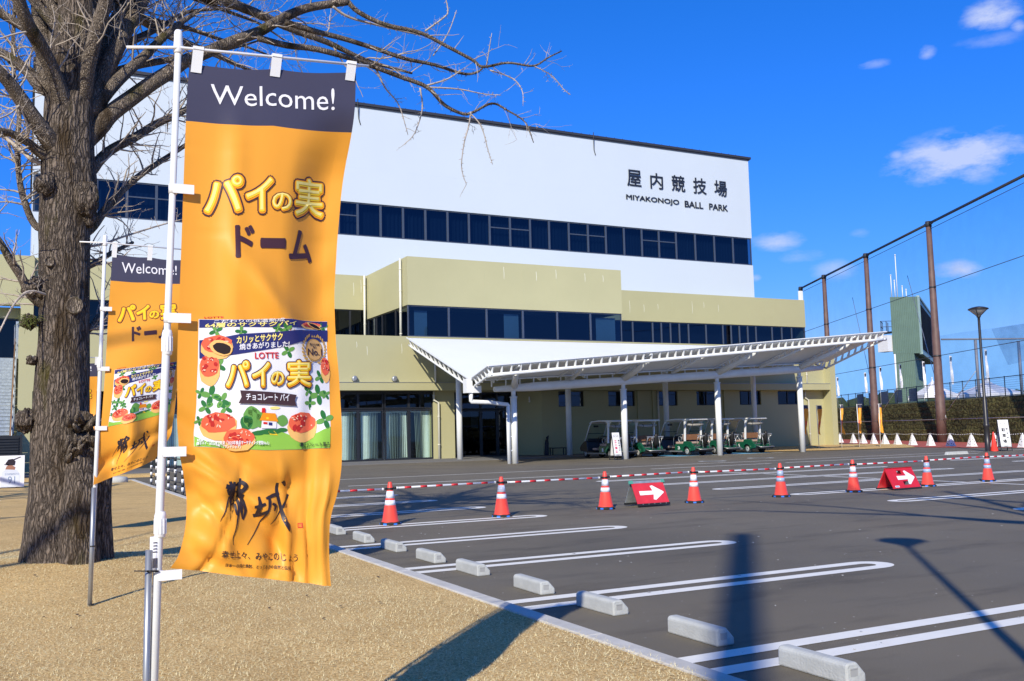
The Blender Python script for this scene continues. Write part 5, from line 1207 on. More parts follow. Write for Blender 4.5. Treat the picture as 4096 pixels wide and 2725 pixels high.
# ------------------------------------------------------------------ trees
def bark_mat(name, c0, c1, moss=True, sc=1.):
    m = bpy.data.materials.new(name); m.use_nodes = True; N = m.node_tree.nodes; L = m.node_tree.links; b = N['Principled BSDF']; b.inputs['Roughness'].default_value = .9; b.inputs['Specular IOR Level'].default_value = .15
    t = N.new('ShaderNodeTexCoord')
    def mapped(scale):
        q = N.new('ShaderNodeMapping'); q.inputs['Scale'].default_value = scale; L.new(t.outputs['Object'], q.inputs[0]); return q.outputs[0]
    wn_ = N.new('ShaderNodeTexNoise'); wn_.inputs['Scale'].default_value = 5 * sc; wn_.inputs['Detail'].default_value = 3; L.new(t.outputs['Object'], wn_.inputs['Vector'])
    av = N.new('ShaderNodeVectorMath'); av.operation = 'MULTIPLY_ADD'; L.new(wn_.outputs['Color'], av.inputs[0]); av.inputs[1].default_value = (.11, .11, .30); L.new(t.outputs['Object'], av.inputs[2])
    q = N.new('ShaderNodeMapping'); q.inputs['Scale'].default_value = (30 * sc, 30 * sc, 3.2 * sc); L.new(av.outputs[0], q.inputs[0])
    v = N.new('ShaderNodeTexVoronoi'); v.feature = 'DISTANCE_TO_EDGE'; v.inputs['Scale'].default_value = 1; L.new(q.outputs[0], v.inputs['Vector'])
    n = N.new('ShaderNodeTexNoise'); n.inputs['Scale'].default_value = 1; n.inputs['Detail'].default_value = 8; n.inputs['Roughness'].default_value = .7; L.new(mapped((75 * sc, 75 * sc, 12 * sc)), n.inputs['Vector'])
    hgt = N.new('ShaderNodeMath'); hgt.operation = 'MULTIPLY_ADD'; L.new(n.outputs[0], hgt.inputs[0]); hgt.inputs[1].default_value = .42
    sm = N.new('ShaderNodeMath'); sm.operation = 'MINIMUM'; L.new(v.outputs['Distance'], sm.inputs[0]); sm.inputs[1].default_value = .35; L.new(sm.outputs[0], hgt.inputs[2])
    r = N.new('ShaderNodeValToRGB'); r.color_ramp.elements[0].position = .16; r.color_ramp.elements[1].position = .50
    r.color_ramp.elements[0].color = (*c0, 1); r.color_ramp.elements[1].color = (*c1, 1); L.new(hgt.outputs[0], r.inputs[0])
    col = r.outputs[0]
    big = N.new('ShaderNodeTexNoise'); big.inputs['Scale'].default_value = 1.6; big.inputs['Detail'].default_value = 4; L.new(t.outputs['Object'], big.inputs['Vector'])
    if moss:
        for lo, c, thr, off in ((.60, (.075, .065, .012), .70, 3.7), (.55, (.045, .028, .012), .68, 9.1)):
            mp2 = N.new('ShaderNodeMapping'); mp2.inputs['Location'].default_value = (off, off * 2, off); mp2.inputs['Scale'].default_value = (2.6, 2.6, .9); L.new(t.outputs['Object'], mp2.inputs[0])
            g_ = N.new('ShaderNodeTexNoise'); g_.inputs['Scale'].default_value = 1.5; g_.inputs['Detail'].default_value = 6; L.new(mp2.outputs[0], g_.inputs['Vector'])
            rr = N.new('ShaderNodeValToRGB'); rr.color_ramp.elements[0].position = lo; rr.color_ramp.elements[1].position = thr; L.new(g_.outputs[0], rr.inputs[0])
            mx = N.new('ShaderNodeMix'); mx.data_type = 'RGBA'; mu = N.new('ShaderNodeMath'); mu.operation = 'MULTIPLY'; mu.inputs[1].default_value = .8; L.new(rr.outputs[0], mu.inputs[0]); L.new(mu.outputs[0], mx.inputs[0]); L.new(col, mx.inputs[6]); mx.inputs[7].default_value = (*c, 1); col = mx.outputs[2]
    L.new(col, b.inputs['Base Color'])
    bp = N.new('ShaderNodeBump'); bp.inputs['Strength'].default_value = 1.0; bp.inputs['Distance'].default_value = .06 / sc; L.new(hgt.outputs[0], bp.inputs['Height']); L.new(bp.outputs[0], b.inputs['Normal'])
    return m
m_bark = bark_mat('bark', (.014, .011, .009), (.25, .20, .16))
m_limb = bark_mat('limb_bark', (.06, .048, .038), (.34, .28, .225), True, 1.6)
m_twig = M('twig_bark', (.42, .36, .30), .85, var=.25, scale=8)
def smooth_path(P, k=4):
    P = [Vector(p) for p in P]; Q = []
    for i in range(len(P) - 1):
        p0 = P[max(0, i - 1)]; p1 = P[i]; p2 = P[i + 1]; p3 = P[min(len(P) - 1, i + 2)]
        for j in range(k):
            f = j / k; Q.append(.5 * (2 * p1 + (p2 - p0) * f + (2 * p0 - 5 * p1 + 4 * p2 - p3) * f * f + (3 * p1 - p0 - 3 * p2 + p3) * f ** 3))
    Q.append(P[-1]); return Q
class Twigs:
    def __init__(s, seed, droop=.0): s.mb = MB(); s.r = random.Random(seed); s.n = 0
    def grow(s, p, d, length, r0, depth, n=4):
        r = s.r; k = max(3, int(length / .09)); pts = [Vector(p)]; d = Vector(d).normalized(); seg = length / k; cur = Vector(p)
        for i in range(k):
            d = (d + Vector((r.gauss(0, .17), r.gauss(0, .17), r.gauss(.01, .17)))).normalized(); cur = cur + d * seg; pts.append(cur.copy())
        rad = [r0 + (max(.0016, r0 * .3) - r0) * i / k for i in range(k + 1)]
        s.mb.tube(pts, rad, n, 0, caps=False); s.n += 1
        for i in range(1, k):                                       # spur shoots
            if r.random() < .5:
                q = Vector((r.gauss(0, 1), r.gauss(0, 1), r.gauss(.2, 1))).normalized(); s.mb.tube((pts[i], pts[i] + q * r.uniform(.012, .035)), [.0035, .002], 3, 0, caps=False)
        if depth > 0:
            for i in range(1, k + 1):
                if r.random() < (.42 if depth > 1 else .30):
                    q = d.orthogonal().normalized(); q.rotate(Matrix.Rotation(r.uniform(0, 6.28), 3, d)); q = (q * r.uniform(.6, 1.2) + (pts[i] - pts[i - 1]).normalized() * .8 + Vector((0, 0, .1))).normalized()
                    s.grow(pts[i], q, length * r.uniform(.3, .65), max(.0028, rad[i] * .6), depth - 1, 3)
    def along(s, path, r0, r1, dens, length, depth, start=.15, bias=(0, 0, .2)):
        r = s.r; tot = sum((b - a).length for a, b in zip(path[:-1], path[1:])); acc = 0
        for a, b in zip(path[:-1], path[1:]):
            L = (b - a).length; acc += L
            if acc / tot < start: continue
            m = dens * L; m = int(m) + (r.random() < m - int(m))
            for _ in range(m):
                p = a.lerp(b, r.random()); d = (b - a).normalized(); q = d.orthogonal().normalized(); q.rotate(Matrix.Rotation(r.uniform(0, 6.28), 3, d))
                v = q + d * r.uniform(.2, 1.0) + Vector(bias); rr = r0 + (r1 - r0) * acc / tot
                s.grow(p, v, length * r.uniform(.45, 1.2), min(.014, max(.0042, rr * .35)), depth)
LIMBS = {
'A':([(0.43,12.7,5.35),(0.47,12.75,5.79),(0.49,12.8,6.18),(0.5,12.85,6.63),(0.51,12.9,7.1),(0.48,12.95,7.71),(0.52,13.0,8.5),(0.5,13.0,9.6)],0.330,0.140),
'B':([(0.32,12.5,5.65),(0.18,12.3,5.95),(0.04,12.1,6.16),(-0.08,11.9,6.29),(-0.19,11.7,6.53),(-0.29,11.5,6.86)],0.105,0.060),
'C':([(0.17,12.5,5.14),(0.01,12.38,5.33),(-0.14,12.26,5.52),(-0.27,12.14,5.66),(-0.45,12.02,5.8),(-0.67,11.9,5.9)],0.110,0.050),
'D':([(0.07,12.7,5.85),(-0.06,12.8,6.03),(-0.22,12.9,6.18),(-0.37,13.0,6.3),(-0.56,13.1,6.4)],0.085,0.040),
'E':([(0.16,12.9,6.02),(0.11,13.15,6.46),(0.06,13.4,6.92),(0.03,13.65,7.33),(-0.04,13.9,8.05)],0.110,0.080),
'E2':([(0.28,13.0,6.21),(0.25,13.23,6.74),(0.22,13.47,7.28),(0.19,13.7,8.0)],0.100,0.080),
'F':([(0.55,12.55,5.74),(0.59,12.36,6.03),(0.66,12.18,6.37),(0.76,11.99,6.76),(0.84,11.8,7.17)],0.100,0.070),
'G':([(0.73,12.9,6.1),(0.81,13.1,6.59),(0.91,13.3,6.96),(1.13,13.5,7.47),(1.44,13.7,8.11)],0.100,0.070),
'H':([(0.71,12.8,5.85),(0.83,12.9,6.24),(1.0,13.0,6.69),(1.17,13.1,7.08),(1.34,13.2,7.51),(1.61,13.3,8.12)],0.115,0.080),
'I':([(0.67,12.7,5.63),(0.84,12.78,5.9),(1.03,12.87,6.17),(1.3,12.95,6.51),(1.56,13.03,6.86),(1.8,13.12,7.14),(2.03,13.2,7.37)],0.110,0.020),
'J':([(0.55,12.7,5.15),(0.74,12.7,5.38),(0.87,12.7,5.58),(1.09,12.7,5.80),(1.36,12.68,6.05),(1.6,12.66,6.25),(1.77,12.64,6.4),(1.96,12.59,6.5),(2.35,12.53,6.72),(2.68,12.47,6.89),(2.99,12.41,7.11),(3.31,12.36,7.29),(3.86,12.3,7.46)],0.120,0.050),
'J1':([(3.86,12.3,7.46),(4.0,12.25,7.31),(4.36,12.2,7.18),(4.86,12.15,7.13),(5.24,12.1,6.98),(5.62,12.05,6.82),(5.77,12.0,6.72),(6.14,11.95,6.82),(6.54,11.9,6.82),(6.76,11.85,6.96),(6.97,11.8,7.08)],0.035,0.008),
'J2':([(2.99,12.3,7.01),(3.4,12.32,6.96),(3.8,12.35,6.94),(4.29,12.37,6.88),(4.74,12.4,6.82),(5.18,12.42,6.81),(5.64,12.45,6.76),(5.88,12.48,6.82),(6.01,12.5,6.93)],0.042,0.012),
'J3':([(2.64,12.4,6.77),(3.02,12.35,6.71),(3.39,12.29,6.7),(3.86,12.24,6.63),(4.22,12.18,6.53),(4.56,12.13,6.43),(4.93,12.08,6.32),(5.16,12.02,6.08),(5.41,11.97,5.97),(5.55,11.92,5.99),(5.83,11.86,6.14),(6.05,11.81,6.05),(6.3,11.75,5.89),(6.4,11.7,5.59)],0.045,0.006),
'J4':([(5.47,11.8,5.95),(5.43,11.8,5.74),(5.35,11.8,5.46),(5.31,11.8,5.13),(5.38,11.8,4.9)],0.012,0.004),
'J5':([(4.22,12.2,6.53),(4.35,12.2,6.27),(4.55,12.2,6.05),(4.68,12.2,5.64)],0.014,0.004),
'J6':([(4.83,12.1,6.3),(4.86,12.1,6.01),(4.74,12.1,5.64),(4.57,12.1,5.45)],0.012,0.004),
'J7':([(4.93,12.1,6.35),(5.28,12.15,6.52),(5.52,12.2,6.71)],0.015,0.006),
'J8':([(4.96,12.2,7.19),(5.26,12.2,7.45),(5.32,12.2,7.56),(5.28,12.2,7.77)],0.015,0.006),
'J9':([(5.12,12.3,6.89),(5.36,12.3,7.27),(5.5,12.3,7.64)],0.010,0.005),
'J10':([(3.64,12.3,7.35),(3.9,12.35,7.26),(4.43,12.4,7.24),(4.85,12.45,7.24),(5.0,12.5,7.26)],0.020,0.008),
'J11':([(5.87,12.1,6.78),(5.92,12.0,7.25)],0.010,0.004),
'J12':([(5.93,12.1,6.73),(6.26,12.03,6.63),(6.38,11.97,6.44),(6.35,11.9,6.19)],0.010,0.004),
'J13':([(5.44,11.8,5.94),(5.61,11.77,5.75),(5.69,11.73,5.4),(5.74,11.7,5.2)],0.010,0.004),
'J14':([(4.96,12.1,6.33),(5.4,12.07,6.36),(5.77,12.03,6.33),(6.05,12.0,6.34)],0.012,0.004),
'J15':([(6.54,11.9,6.82),(6.82,11.87,6.71),(7.0,11.83,6.51),(7.1,11.8,6.43)],0.008,0.004),
'K':([(0.65,12.8,4.84),(0.78,12.89,5.04),(0.93,12.98,5.22),(1.19,13.06,5.42),(1.47,13.15,5.67),(1.71,13.24,5.84),(1.89,13.32,5.99),(2.08,13.41,6.17),(2.4,13.5,6.34)],0.075,0.030),
'L':([(0.67,12.8,4.11),(0.85,12.93,4.4),(1.07,13.07,4.72),(1.29,13.2,4.97),(1.52,13.33,5.19),(1.88,13.47,5.51),(2.37,13.6,5.94)],0.060,0.025),
'M':([(0.07,12.6,4.99),(-0.05,12.5,5.06),(-0.22,12.4,5.11),(-0.33,12.3,5.1),(-0.55,12.2,5.11)],0.060,0.030),
'N':([(0.06,12.7,4.88),(-0.12,12.8,5.04),(-0.35,12.9,5.24),(-0.59,13.0,5.43)],0.030,0.020),
'Q':([(0.09,12.9,4.11),(-0.06,13.0,4.44),(-0.13,13.1,4.79),(-0.16,13.2,5.27),(-0.15,13.3,5.64),(-0.23,13.4,6.24),(-0.24,13.5,6.97),(-0.22,13.6,7.74)],0.045,0.020),
'O':([(0.06,12.6,3.21),(-0.08,12.55,3.45),(-0.19,12.5,3.62),(-0.3,12.45,3.81),(-0.45,12.4,4.0)],0.060,0.035),
'O2':([(0.06,12.4,3.25),(-0.09,12.27,3.14),(-0.19,12.13,2.94),(-0.27,12.0,2.72)],0.018,0.008),
'P':([(0.67,12.8,2.85),(0.79,12.93,3.02),(0.92,13.07,3.18),(1.14,13.2,3.36)],0.050,0.020),
'P2':([(0.67,12.8,3.65),(0.95,13.05,3.88),(1.22,13.3,4.08)],0.050,0.020),
'R':([(0.77,12.8,3.92),(1.07,12.97,4.08),(1.51,13.13,4.29),(1.84,13.3,4.44)],0.020,0.008),
}
TRUNK = [(.40, -.05, .50), (.395, 0.09, 0.455), (0.39, 0.345, 0.405), (0.415, 0.8, 0.385), (0.415, 1.055, 0.375), (0.39, 1.575, 0.36), (0.39, 2.095, 0.335), (0.4, 2.62, 0.31), (0.4, 3.15, 0.30), (0.395, 3.685, 0.305), (0.385, 4.115, 0.31), (0.415, 4.605, 0.335), (0.405, 4.875, 0.325), (0.40, 5.315, 0.305), (0.41, 5.7, 0.30), (.43, 6.1, .285), (.46, 6.6, .26), (.48, 7.1, .23), (.49, 7.8, .19), (.5, 8.6, .15), (.5, 9.4, .1)]
tree = thing('bare_tree', 'big bare tree with rough dark trunk standing behind the orange banners', 'tree', (.4, 12.7, .1))
TO = Vector((.4, 12.7, .1)); tree.location = (.346, 11.0, .285); tree.scale = (.866,) * 3; tree.rotation_euler = (0, 0, 0)
from mathutils import noise as mnoise
def rough(P, n, amp, fr):
    def j(i, k):
        a = 2 * math.pi * k / n; p = P[i]; q = Vector((math.cos(a) * 1.6, math.sin(a) * 1.6, p.z * .55))
        return 1 + amp * mnoise.noise(q * fr) + amp * .6 * mnoise.noise(Vector((math.cos(a) * 6, math.sin(a) * 6, p.z * 1.1)) * fr) + amp * .35 * mnoise.noise(Vector((math.cos(a) * 16, math.sin(a) * 16, p.z * 2.6)) * fr)
    return j
g = MB(); P = smooth_path([(x, 12.7, z) for x, z, r_ in TRUNK], 7); rr = []
k_ = len(TRUNK) - 1
for i in range(len(P)):
    f = i / 7; a = min(int(f), k_ - 1); rr.append(.92 * TRUNK[a][2] + .92 * (TRUNK[a + 1][2] - TRUNK[a][2]) * (f - a))
g.tube(P, rr, 64, 0, True, rough(P, 64, .075, 1.0))
o = g.build('trunk', m_bark, tree, fix=False); o.location = -TO; trunk_o = o
# burrs, cut stubs, a second low stem on the right side of the trunk
g = MB()
def lump(c, r_, seed, sq=(1, 1, 1), amp=.35, n=14, g=None):
    own = g is None; g = MB() if own else g
    V = []; F = []
    for i in range(n + 1):
        th = math.pi * i / n
        for j in range(2 * n):
            ph = math.pi * j / n; d = Vector((math.sin(th) * math.cos(ph), math.sin(th) * math.sin(ph), math.cos(th)))
            q = 1 + amp * mnoise.noise(d * 1.7 + Vector((seed, seed * 2, 0))) + amp * .5 * mnoise.noise(d * 4.5 + Vector((0, seed, seed)))
            V.append((c[0] + d.x * r_ * q * sq[0], c[1] + d.y * r_ * q * sq[1], c[2] + d.z * r_ * q * sq[2]))
    for i in range(n):
        for j in range(2 * n): F.append((i * 2 * n + j, i * 2 * n + (j + 1) % (2 * n), (i + 1) * 2 * n + (j + 1) % (2 * n), (i + 1) * 2 * n + j))
    g.add(V, F, 0, True)
    if own: g.build('burr', m_bark, trunk_o, fix=False)
lump((.60, 12.45, 4.42), .15, 3, (1, 1, 1.4)); lump((.64, 12.55, 4.2), .11, 5); lump((.16, 12.46, 4.55), .12, 7)
g = MB()
P2 = smooth_path([(.60, 12.30, -.05), (.58, 12.33, .5), (.60, 12.36, .95), (.58, 12.40, 1.22), (.55, 12.48, 1.4)], 6); g.tube(P2, [.23 - .004 * i for i in range(len(P2))], 40, 0, True, rough(P2, 40, .10, 1.3)); g.build('old_stem', m_bark, trunk_o, fix=False); g = MB()
P2 = smooth_path([(.84, 12.58, -.05), (.80, 12.58, .5), (.80, 12.57, .95), (.82, 12.56, 1.3)], 6); g.tube(P2, [.17 - .001 * i for i in range(len(P2))], 36, 0, True, rough(P2, 36, .10, 1.7)); g.build('old_stem', m_bark, trunk_o, fix=False)
for (x, z, r_, sd) in ((.62, 1.32, .16, 1), (.70, 1.50, .13, 2), (.52, 1.42, .12, 4), (.66, 1.72, .10, 6), (.02, 1.75, .12, 8), (.08, 3.3, .13, 11), (.03, 2.9, .09, 12), (.06, 2.45, .06, 13)): lump((x, 12.42 if x > .2 else 12.6, z), r_, sd, (1, .9, 1), .6)
for i in range(16):
    g = MB(); c = Vector((.6 + rnd.uniform(-.16, .16), 12.30, 1.35 + rnd.uniform(-.1, .4))); g.tube((c, c + Vector((rnd.uniform(-.1, .12), -.14, rnd.uniform(.02, .2)))), [.045, .012], 6, 0, True); g.build('snag', m_limb, trunk_o, fix=False)
for c, r_ in (((.50, 12.395, 3.10), .085), ((.22, 12.44, 3.62), .05)):
    g = MB(); n = 20; V = []; prof_ = ((1.15, .03), (1.12, -.008), (1.0, -.018), (.86, -.006), (.5, -.002), (.04, -.004))
    for f_, h_ in prof_:
        for k in range(n): a_ = 2 * math.pi * k / n; V.append((c[0] + r_ * f_ * math.cos(a_), c[1] + h_, c[2] + r_ * 1.1 * f_ * math.sin(a_)))
    g.add(V, [(i * n + k, i * n + (k + 1) % n, (i + 1) * n + (k + 1) % n, (i + 1) * n + k) for i in range(len(prof_) - 1) for k in range(n)], 0, True)
    g.build('healed_cut', m_limb, trunk_o, fix=False)
g = MB(); g.tube(((.82, 12.56, 1.30), (.82, 12.52, 1.345)), [.15, .14], 18); g.build('cut_face', M('cut_wood', (.30, .15, .06), .9, var=.5, scale=14, bump=.6, bscale=30), trunk_o)
tw = Twigs(11)
BIG = []
for nm, (pts, r0, r1) in LIMBS.items():
    if nm == 'A': continue
    if math.hypot(pts[0][0] - .4, pts[0][1] - 12.7) < .5 and nm != 'A': pts = [(.4, 12.7, pts[0][2] - (.22 if r0 > .05 else .08))] + list(pts)
    path = smooth_path(pts, 5); n = len(path); rad = [max(r1, .003) + (r0 - r1) * (1 - i / (n - 1)) ** .9 for i in range(n)]
    if nm not in ('A',) and r0 > .05: rad[4:8] = [rad[4] * 1.12, rad[5] * 1.1, rad[6] * 1.06, rad[7] * 1.03]
    g = MB(); nn = 20 if r0 > .07 else (10 if r0 > .02 else 6); g.tube(path, rad, nn, 0, True, rough(path, nn, .07, 2.2) if r0 > .05 else None)
    if nm[0] == 'J' or r0 <= .02:
        for i in range(1, n - 1):
            for _ in range(2 if r0 < .06 else 1):
                q = Vector((rnd.gauss(0, 1), rnd.gauss(0, 1), rnd.gauss(0, 1))).normalized(); g.tube((path[i], path[i] + q * (rad[i] + rnd.uniform(.015, .04))), [.005, .003], 3, 0, caps=False)
    o = g.build('limb', m_limb if r0 > .03 else m_twig, tree, fix=False); o.location = -TO
    if nm == 'A': tw.along(path, r0, r1, 0.5, .9, 2, .5)
    elif r0 > .09 and nm != 'J': tw.along(path, r0, r1, 6.0, .8, 2, .3)
    elif nm == 'J': tw.along(path, r0, r1, 3.5, .5, 1, .40)
    elif nm in ('J1', 'J2', 'J3'): tw.along(path, r0, r1, 5.0, .50, 1, .3, (0.3, 0, .1))
    elif nm in ('K', 'L', 'D', 'M', 'Q', 'O', 'P', 'P2', 'N'): tw.along(path, r0, r1, 15, .6, 2, .15)
    else: tw.along(path, r0, r1, 5, .22, 1, .1)
# limbs reaching away behind and above the crown
rt = random.Random(5)
def fan(tw, base, count, spread, l0, r0, zlo, zhi, tree, off):
    for i in range(count):
        a = rt.uniform(*spread); el = rt.uniform(.25, 1.0); d = Vector((math.sin(a) * math.cos(el), math.cos(a) * math.cos(el), math.sin(el))); p = Vector((base[0], base[1], rt.uniform(zlo, zhi))); pts = [p]
        for k in range(7): d = (d + Vector((rt.gauss(0, .13), rt.gauss(0, .13), rt.gauss(-.03, .10)))).normalized(); p = p + d * l0 / 7 * rt.uniform(.8, 1.2); pts.append(p)
        path = smooth_path(pts, 3); n = len(path); g = MB(); g.tube(path, [r0 * (1 - .85 * k / (n - 1)) for k in range(n)], 8, 0, True); o = g.build('limb', m_limb, tree, fix=False); o.location = -off
        tw.along(path, r0, r0 * .2, 4.2, 1.0, 2, .2)
fan(tw, (.4, 12.8), 18, (-1.6, 2.0), 3.6, .07, 5.6, 8.0, tree, TO)
fan(tw, (.45, 12.9), 13, (-3.1, 3.1), 5.2, .12, 7.0, 9.0, tree, TO)
o = tw.mb.build('twigs', m_twig, tree, fix=False); o.location = -TO
# grass tuft growing from the burr on the left
g = MB()
for i in range(60):
    c = Vector((.026 + rnd.uniform(-.05, .05), 10.83, 2.727 + rnd.uniform(-.05, .04))); d = Vector((rnd.gauss(-.3, .7), rnd.gauss(-.3, .5), rnd.gauss(.1, .6))).normalized(); L = rnd.uniform(.05, .13); g.tube((c, c + d * L * .6, c + d * L + Vector((0, 0, -.03))), [.004, .003, .001], 3, 0, caps=False)
tag(g.build('grass_tuft', M('tuft_green', (.12, .14, .03), .9, var=.3)), 'little green tuft growing from a burr on the left of the trunk', 'plant')
# bare trees outside the picture whose shadows fall into it
def bare_tree(loc, label, h, seed, r0, n_l=11, dens=1.6, zlo=.3):
    t = thing('bare_tree', label, 'tree', loc, 0, 'bare trees around the lawn'); off = Vector((0, 0, 0)); r = random.Random(seed); g = MB()
    P = smooth_path([(r.uniform(-.1, .1) * k, r.uniform(-.1, .1) * k, h * .8 * k / 5) for k in range(6)], 3); n = len(P); g.tube(P, [r0 * (1 - .75 * k / (n - 1)) for k in range(n)], 14, 0, True); g.build('trunk', m_bark, t, fix=False)
    tw = Twigs(seed)
    for i in range(n_l):
        a = 2 * math.pi * i / n_l + r.uniform(-.3, .3); z0 = h * r.uniform(zlo, .75); el = r.uniform(.2, .8); d = Vector((math.cos(a) * math.cos(el), math.sin(a) * math.cos(el), math.sin(el))); p = P[min(n - 1, int(z0 / (h * .8) * (n - 1)))].copy(); pts = [p]
        L = h * r.uniform(.35, .55)
        for k in range(7): d = (d + Vector((r.gauss(0, .14), r.gauss(0, .14), r.gauss(-.02, .1)))).normalized(); p = p + d * L / 7; pts.append(p)
        path = smooth_path(pts, 3); m = len(path); g = MB(); g.tube(path, [r0 * .38 * (1 - .85 * k / (m - 1)) for k in range(m)], 8, 0, True); g.build('limb', m_limb, t, fix=False)
        tw.along(path, r0 * .3, .01, dens, 1.3, 2, .25)
    tw.mb.build('twigs', m_twig, t, fix=False)
    return t
bare_tree((5.9, 1.0, 0), 'bare tree to the right behind the photographer, shading the right of the car park', 13.5, 33, .22, 9, .5, .5)
bare_tree((-8.6, 3.2, .1), 'bare tree left of the photo, its trunk shadow crossing the lawn', 9, 41, .24, 9, .8)
bare_tree((-10.2, 6.8, .1), 'bare tree farther left of the photo, shading the lawn by the big trunk', 9, 43, .28, 9, .8)
bare_tree((-7.5, 13.5, .1), 'bare tree left of the photo near the hall stair', 8, 47, .2, 8, .8)
bare_tree((-9.0, 19.0, .1), 'bare tree left of the photo, the farthest of its row', 8, 49, .2, 8, .8)
bare_tree((-6.0, 22.5, .1), 'bare tree just left of the photo, level with the path barrier', 10.5, 53, .26, 10, .9)
bare_tree((-6.5, 30.5, .1), 'bare tree just left of the photo, nearest the hall', 9.5, 57, .24, 10, .9)

# ------------------------------------------------------------------ lamp posts
m_lampglass = M('lamp_glass', (.45, .43, .40), .3, var=.05)
def lamp(loc, label, h=7.1, copy=None):
    if copy: return dup(copy, None, loc, 0, label)
    t = thing('street_lamp', label, 'street lamp', loc, 0, 'black lamp posts')
    g = MB(); g.lathe([(.17, 0), (.17, .02), (.135, .03), (.125, 1.15), (.15, 1.2), (.15, 1.3), (.115, 1.34), (.10, 2.5), (.075, 2.54), (.062, 6.4), (.062, 6.55), (.10, 6.57), (.10, 6.63), (.07, 6.66)], 16); g.build('pole', m_lamp_black, t)
    g = MB(); g.lathe([(.085, 6.64), (.42, 6.94), (.43, 6.96)], 24); g.build('lamp_shade', m_lampglass, t)
    for k in range(4):
        a = k * math.pi / 2 + .4; g = MB(); g.bar((.08 * math.cos(a), .08 * math.sin(a), 6.63), (.435 * math.cos(a), .435 * math.sin(a), 6.96), .03, .03); g.build('rib', m_lamp_black, t)
    g = MB(); g.lathe([(.45, 6.94), (.48, 6.96), (.46, 7.0), (.30, 7.06), (.10, 7.10), (.02, 7.10)], 24); g.build('lamp_cap', m_lamp_black, t)
    return t
l1 = lamp((41.8, 31.2, 0), 'tall black lamp post standing right of the car park')
lamp((53.6, 52.6, 0), 'black lamp post far off beside the hall corner', copy=l1)
l3 = lamp((2.25, .35, .1), 'black lamp post right of the photographer, casting a thin shadow with round head', copy=l1); l3.scale = (.62, .62, 1)
l4 = lamp((86, 98, 3), 'little lamp post far behind the fence on the bank', copy=l1)
# ------------------------------------------------------------------ ball net
PA = Vector((58.45, 47.2, 0)); ND = Vector((5.75, 11.15, 0)).normalized(); NN = Vector((.888, -.46, 0)); NH = 16.0
POS = [-14.8, 0, 12.6, 23.9, 31.6]
plab = ['brown net pole just outside the right edge', 'thick brown net pole right of the scoreboard', 'second brown net pole, left of the scoreboard', 'brown net pole rising behind the canopy tip', 'brown net pole at the hall corner, most of it hidden']
for s_, lb in zip(POS, plab):
    t = thing('net_pole', lb, 'pole', PA + ND * s_, 0, 'brown net poles by the ball field'); g = MB()
    g.lathe([(.33, 0), (.33, 3.4), (.30, 3.42), (.27, 8), (.255, 8.02), (.22, 12.4), (.21, 12.42), (.19, NH)], 20); g.build('pole', m_brown_pole, t)
    g = MB(); g.lathe([(.22, NH - .35), (.22, NH + .05)], 16); g.bar((-.25, -.5, NH - .12), (.25, .5, NH - .12), .16, .2); g.build('pole_cap', m_dark_trim, t)
    for z_ in (1.65, 6.2, 11.2):
        g = MB(); g.lathe([(.345 - .009 * z_, z_ - .06), (.345 - .009 * z_, z_ + .06)], 16); g.build('band', m_dark_trim, t)
for i in range(4):
    a = PA + ND * POS[i] + Vector((0, 0, NH - .12)); b = PA + ND * POS[i + 1] + Vector((0, 0, NH - .12))
    g = MB(); g.cyl(a, b, .095, n=10); tag(g.build('net_top_tube', m_dark_trim), 'dark tube joining the tops of net poles, ' + ['at the right edge', 'right of the scoreboard top', 'above the canopy tip', 'next to the hall roof'][i], 'tube', 'tubes on top of the ball net')
def netmat(name, col, a, sc=None):
    m = bpy.data.materials.new(name); m.use_nodes = True; N = m.node_tree.nodes; L = m.node_tree.links; b = N['Principled BSDF']; b.inputs['Base Color'].default_value = (*col, 1); b.inputs['Roughness'].default_value = .8
    tp = N.new('ShaderNodeBsdfTransparent'); mx = N.new('ShaderNodeMixShader'); L.new(tp.outputs[0], mx.inputs[1]); L.new(b.outputs[0], mx.inputs[2]); L.new(mx.outputs[0], N['Material Output'].inputs[0])
    t = N.new('ShaderNodeTexCoord'); n = N.new('ShaderNodeTexNoise'); n.inputs['Scale'].default_value = .8; n.inputs['Detail'].default_value = 6; L.new(t.outputs['Object'], n.inputs['Vector'])
    mm = N.new('ShaderNodeMath'); mm.operation = 'MULTIPLY'; mm.inputs[1].default_value = a * 2; L.new(n.outputs[0], mm.inputs[0]); L.new(mm.outputs[0], mx.inputs[0])
    return m
m_net = netmat('ball_net_mesh', (.02, .06, .13), .075); m_net2 = netmat('blue_net_mesh', (.05, .16, .36), .22); m_net3 = netmat('blue_net_dense', (.03, .10, .28), .36)
nt_ = MB()
off = NN * .35
A = PA + ND * POS[0] + off; B_ = PA + ND * POS[-1] + off
N_ = 24
for i in range(N_):
    p = A.lerp(B_, i / N_); q = A.lerp(B_, (i + 1) / N_); w0 = NN * (.12 * math.sin(i * 1.3)); w1 = NN * (.12 * math.sin((i + 1) * 1.3))
    for z0, z1 in ((3.2, 7), (7, 11), (11, NH - .4)): nt_.quad(p + w0 + Vector((0, 0, z0)), q + w1 + Vector((0, 0, z0)), q + w1 + Vector((0, 0, z1)), p + w0 + Vector((0, 0, z1)))
tag(nt_.build('ball_net', m_net, fix=False), 'huge fine ball net hanging between the brown poles', 'net')
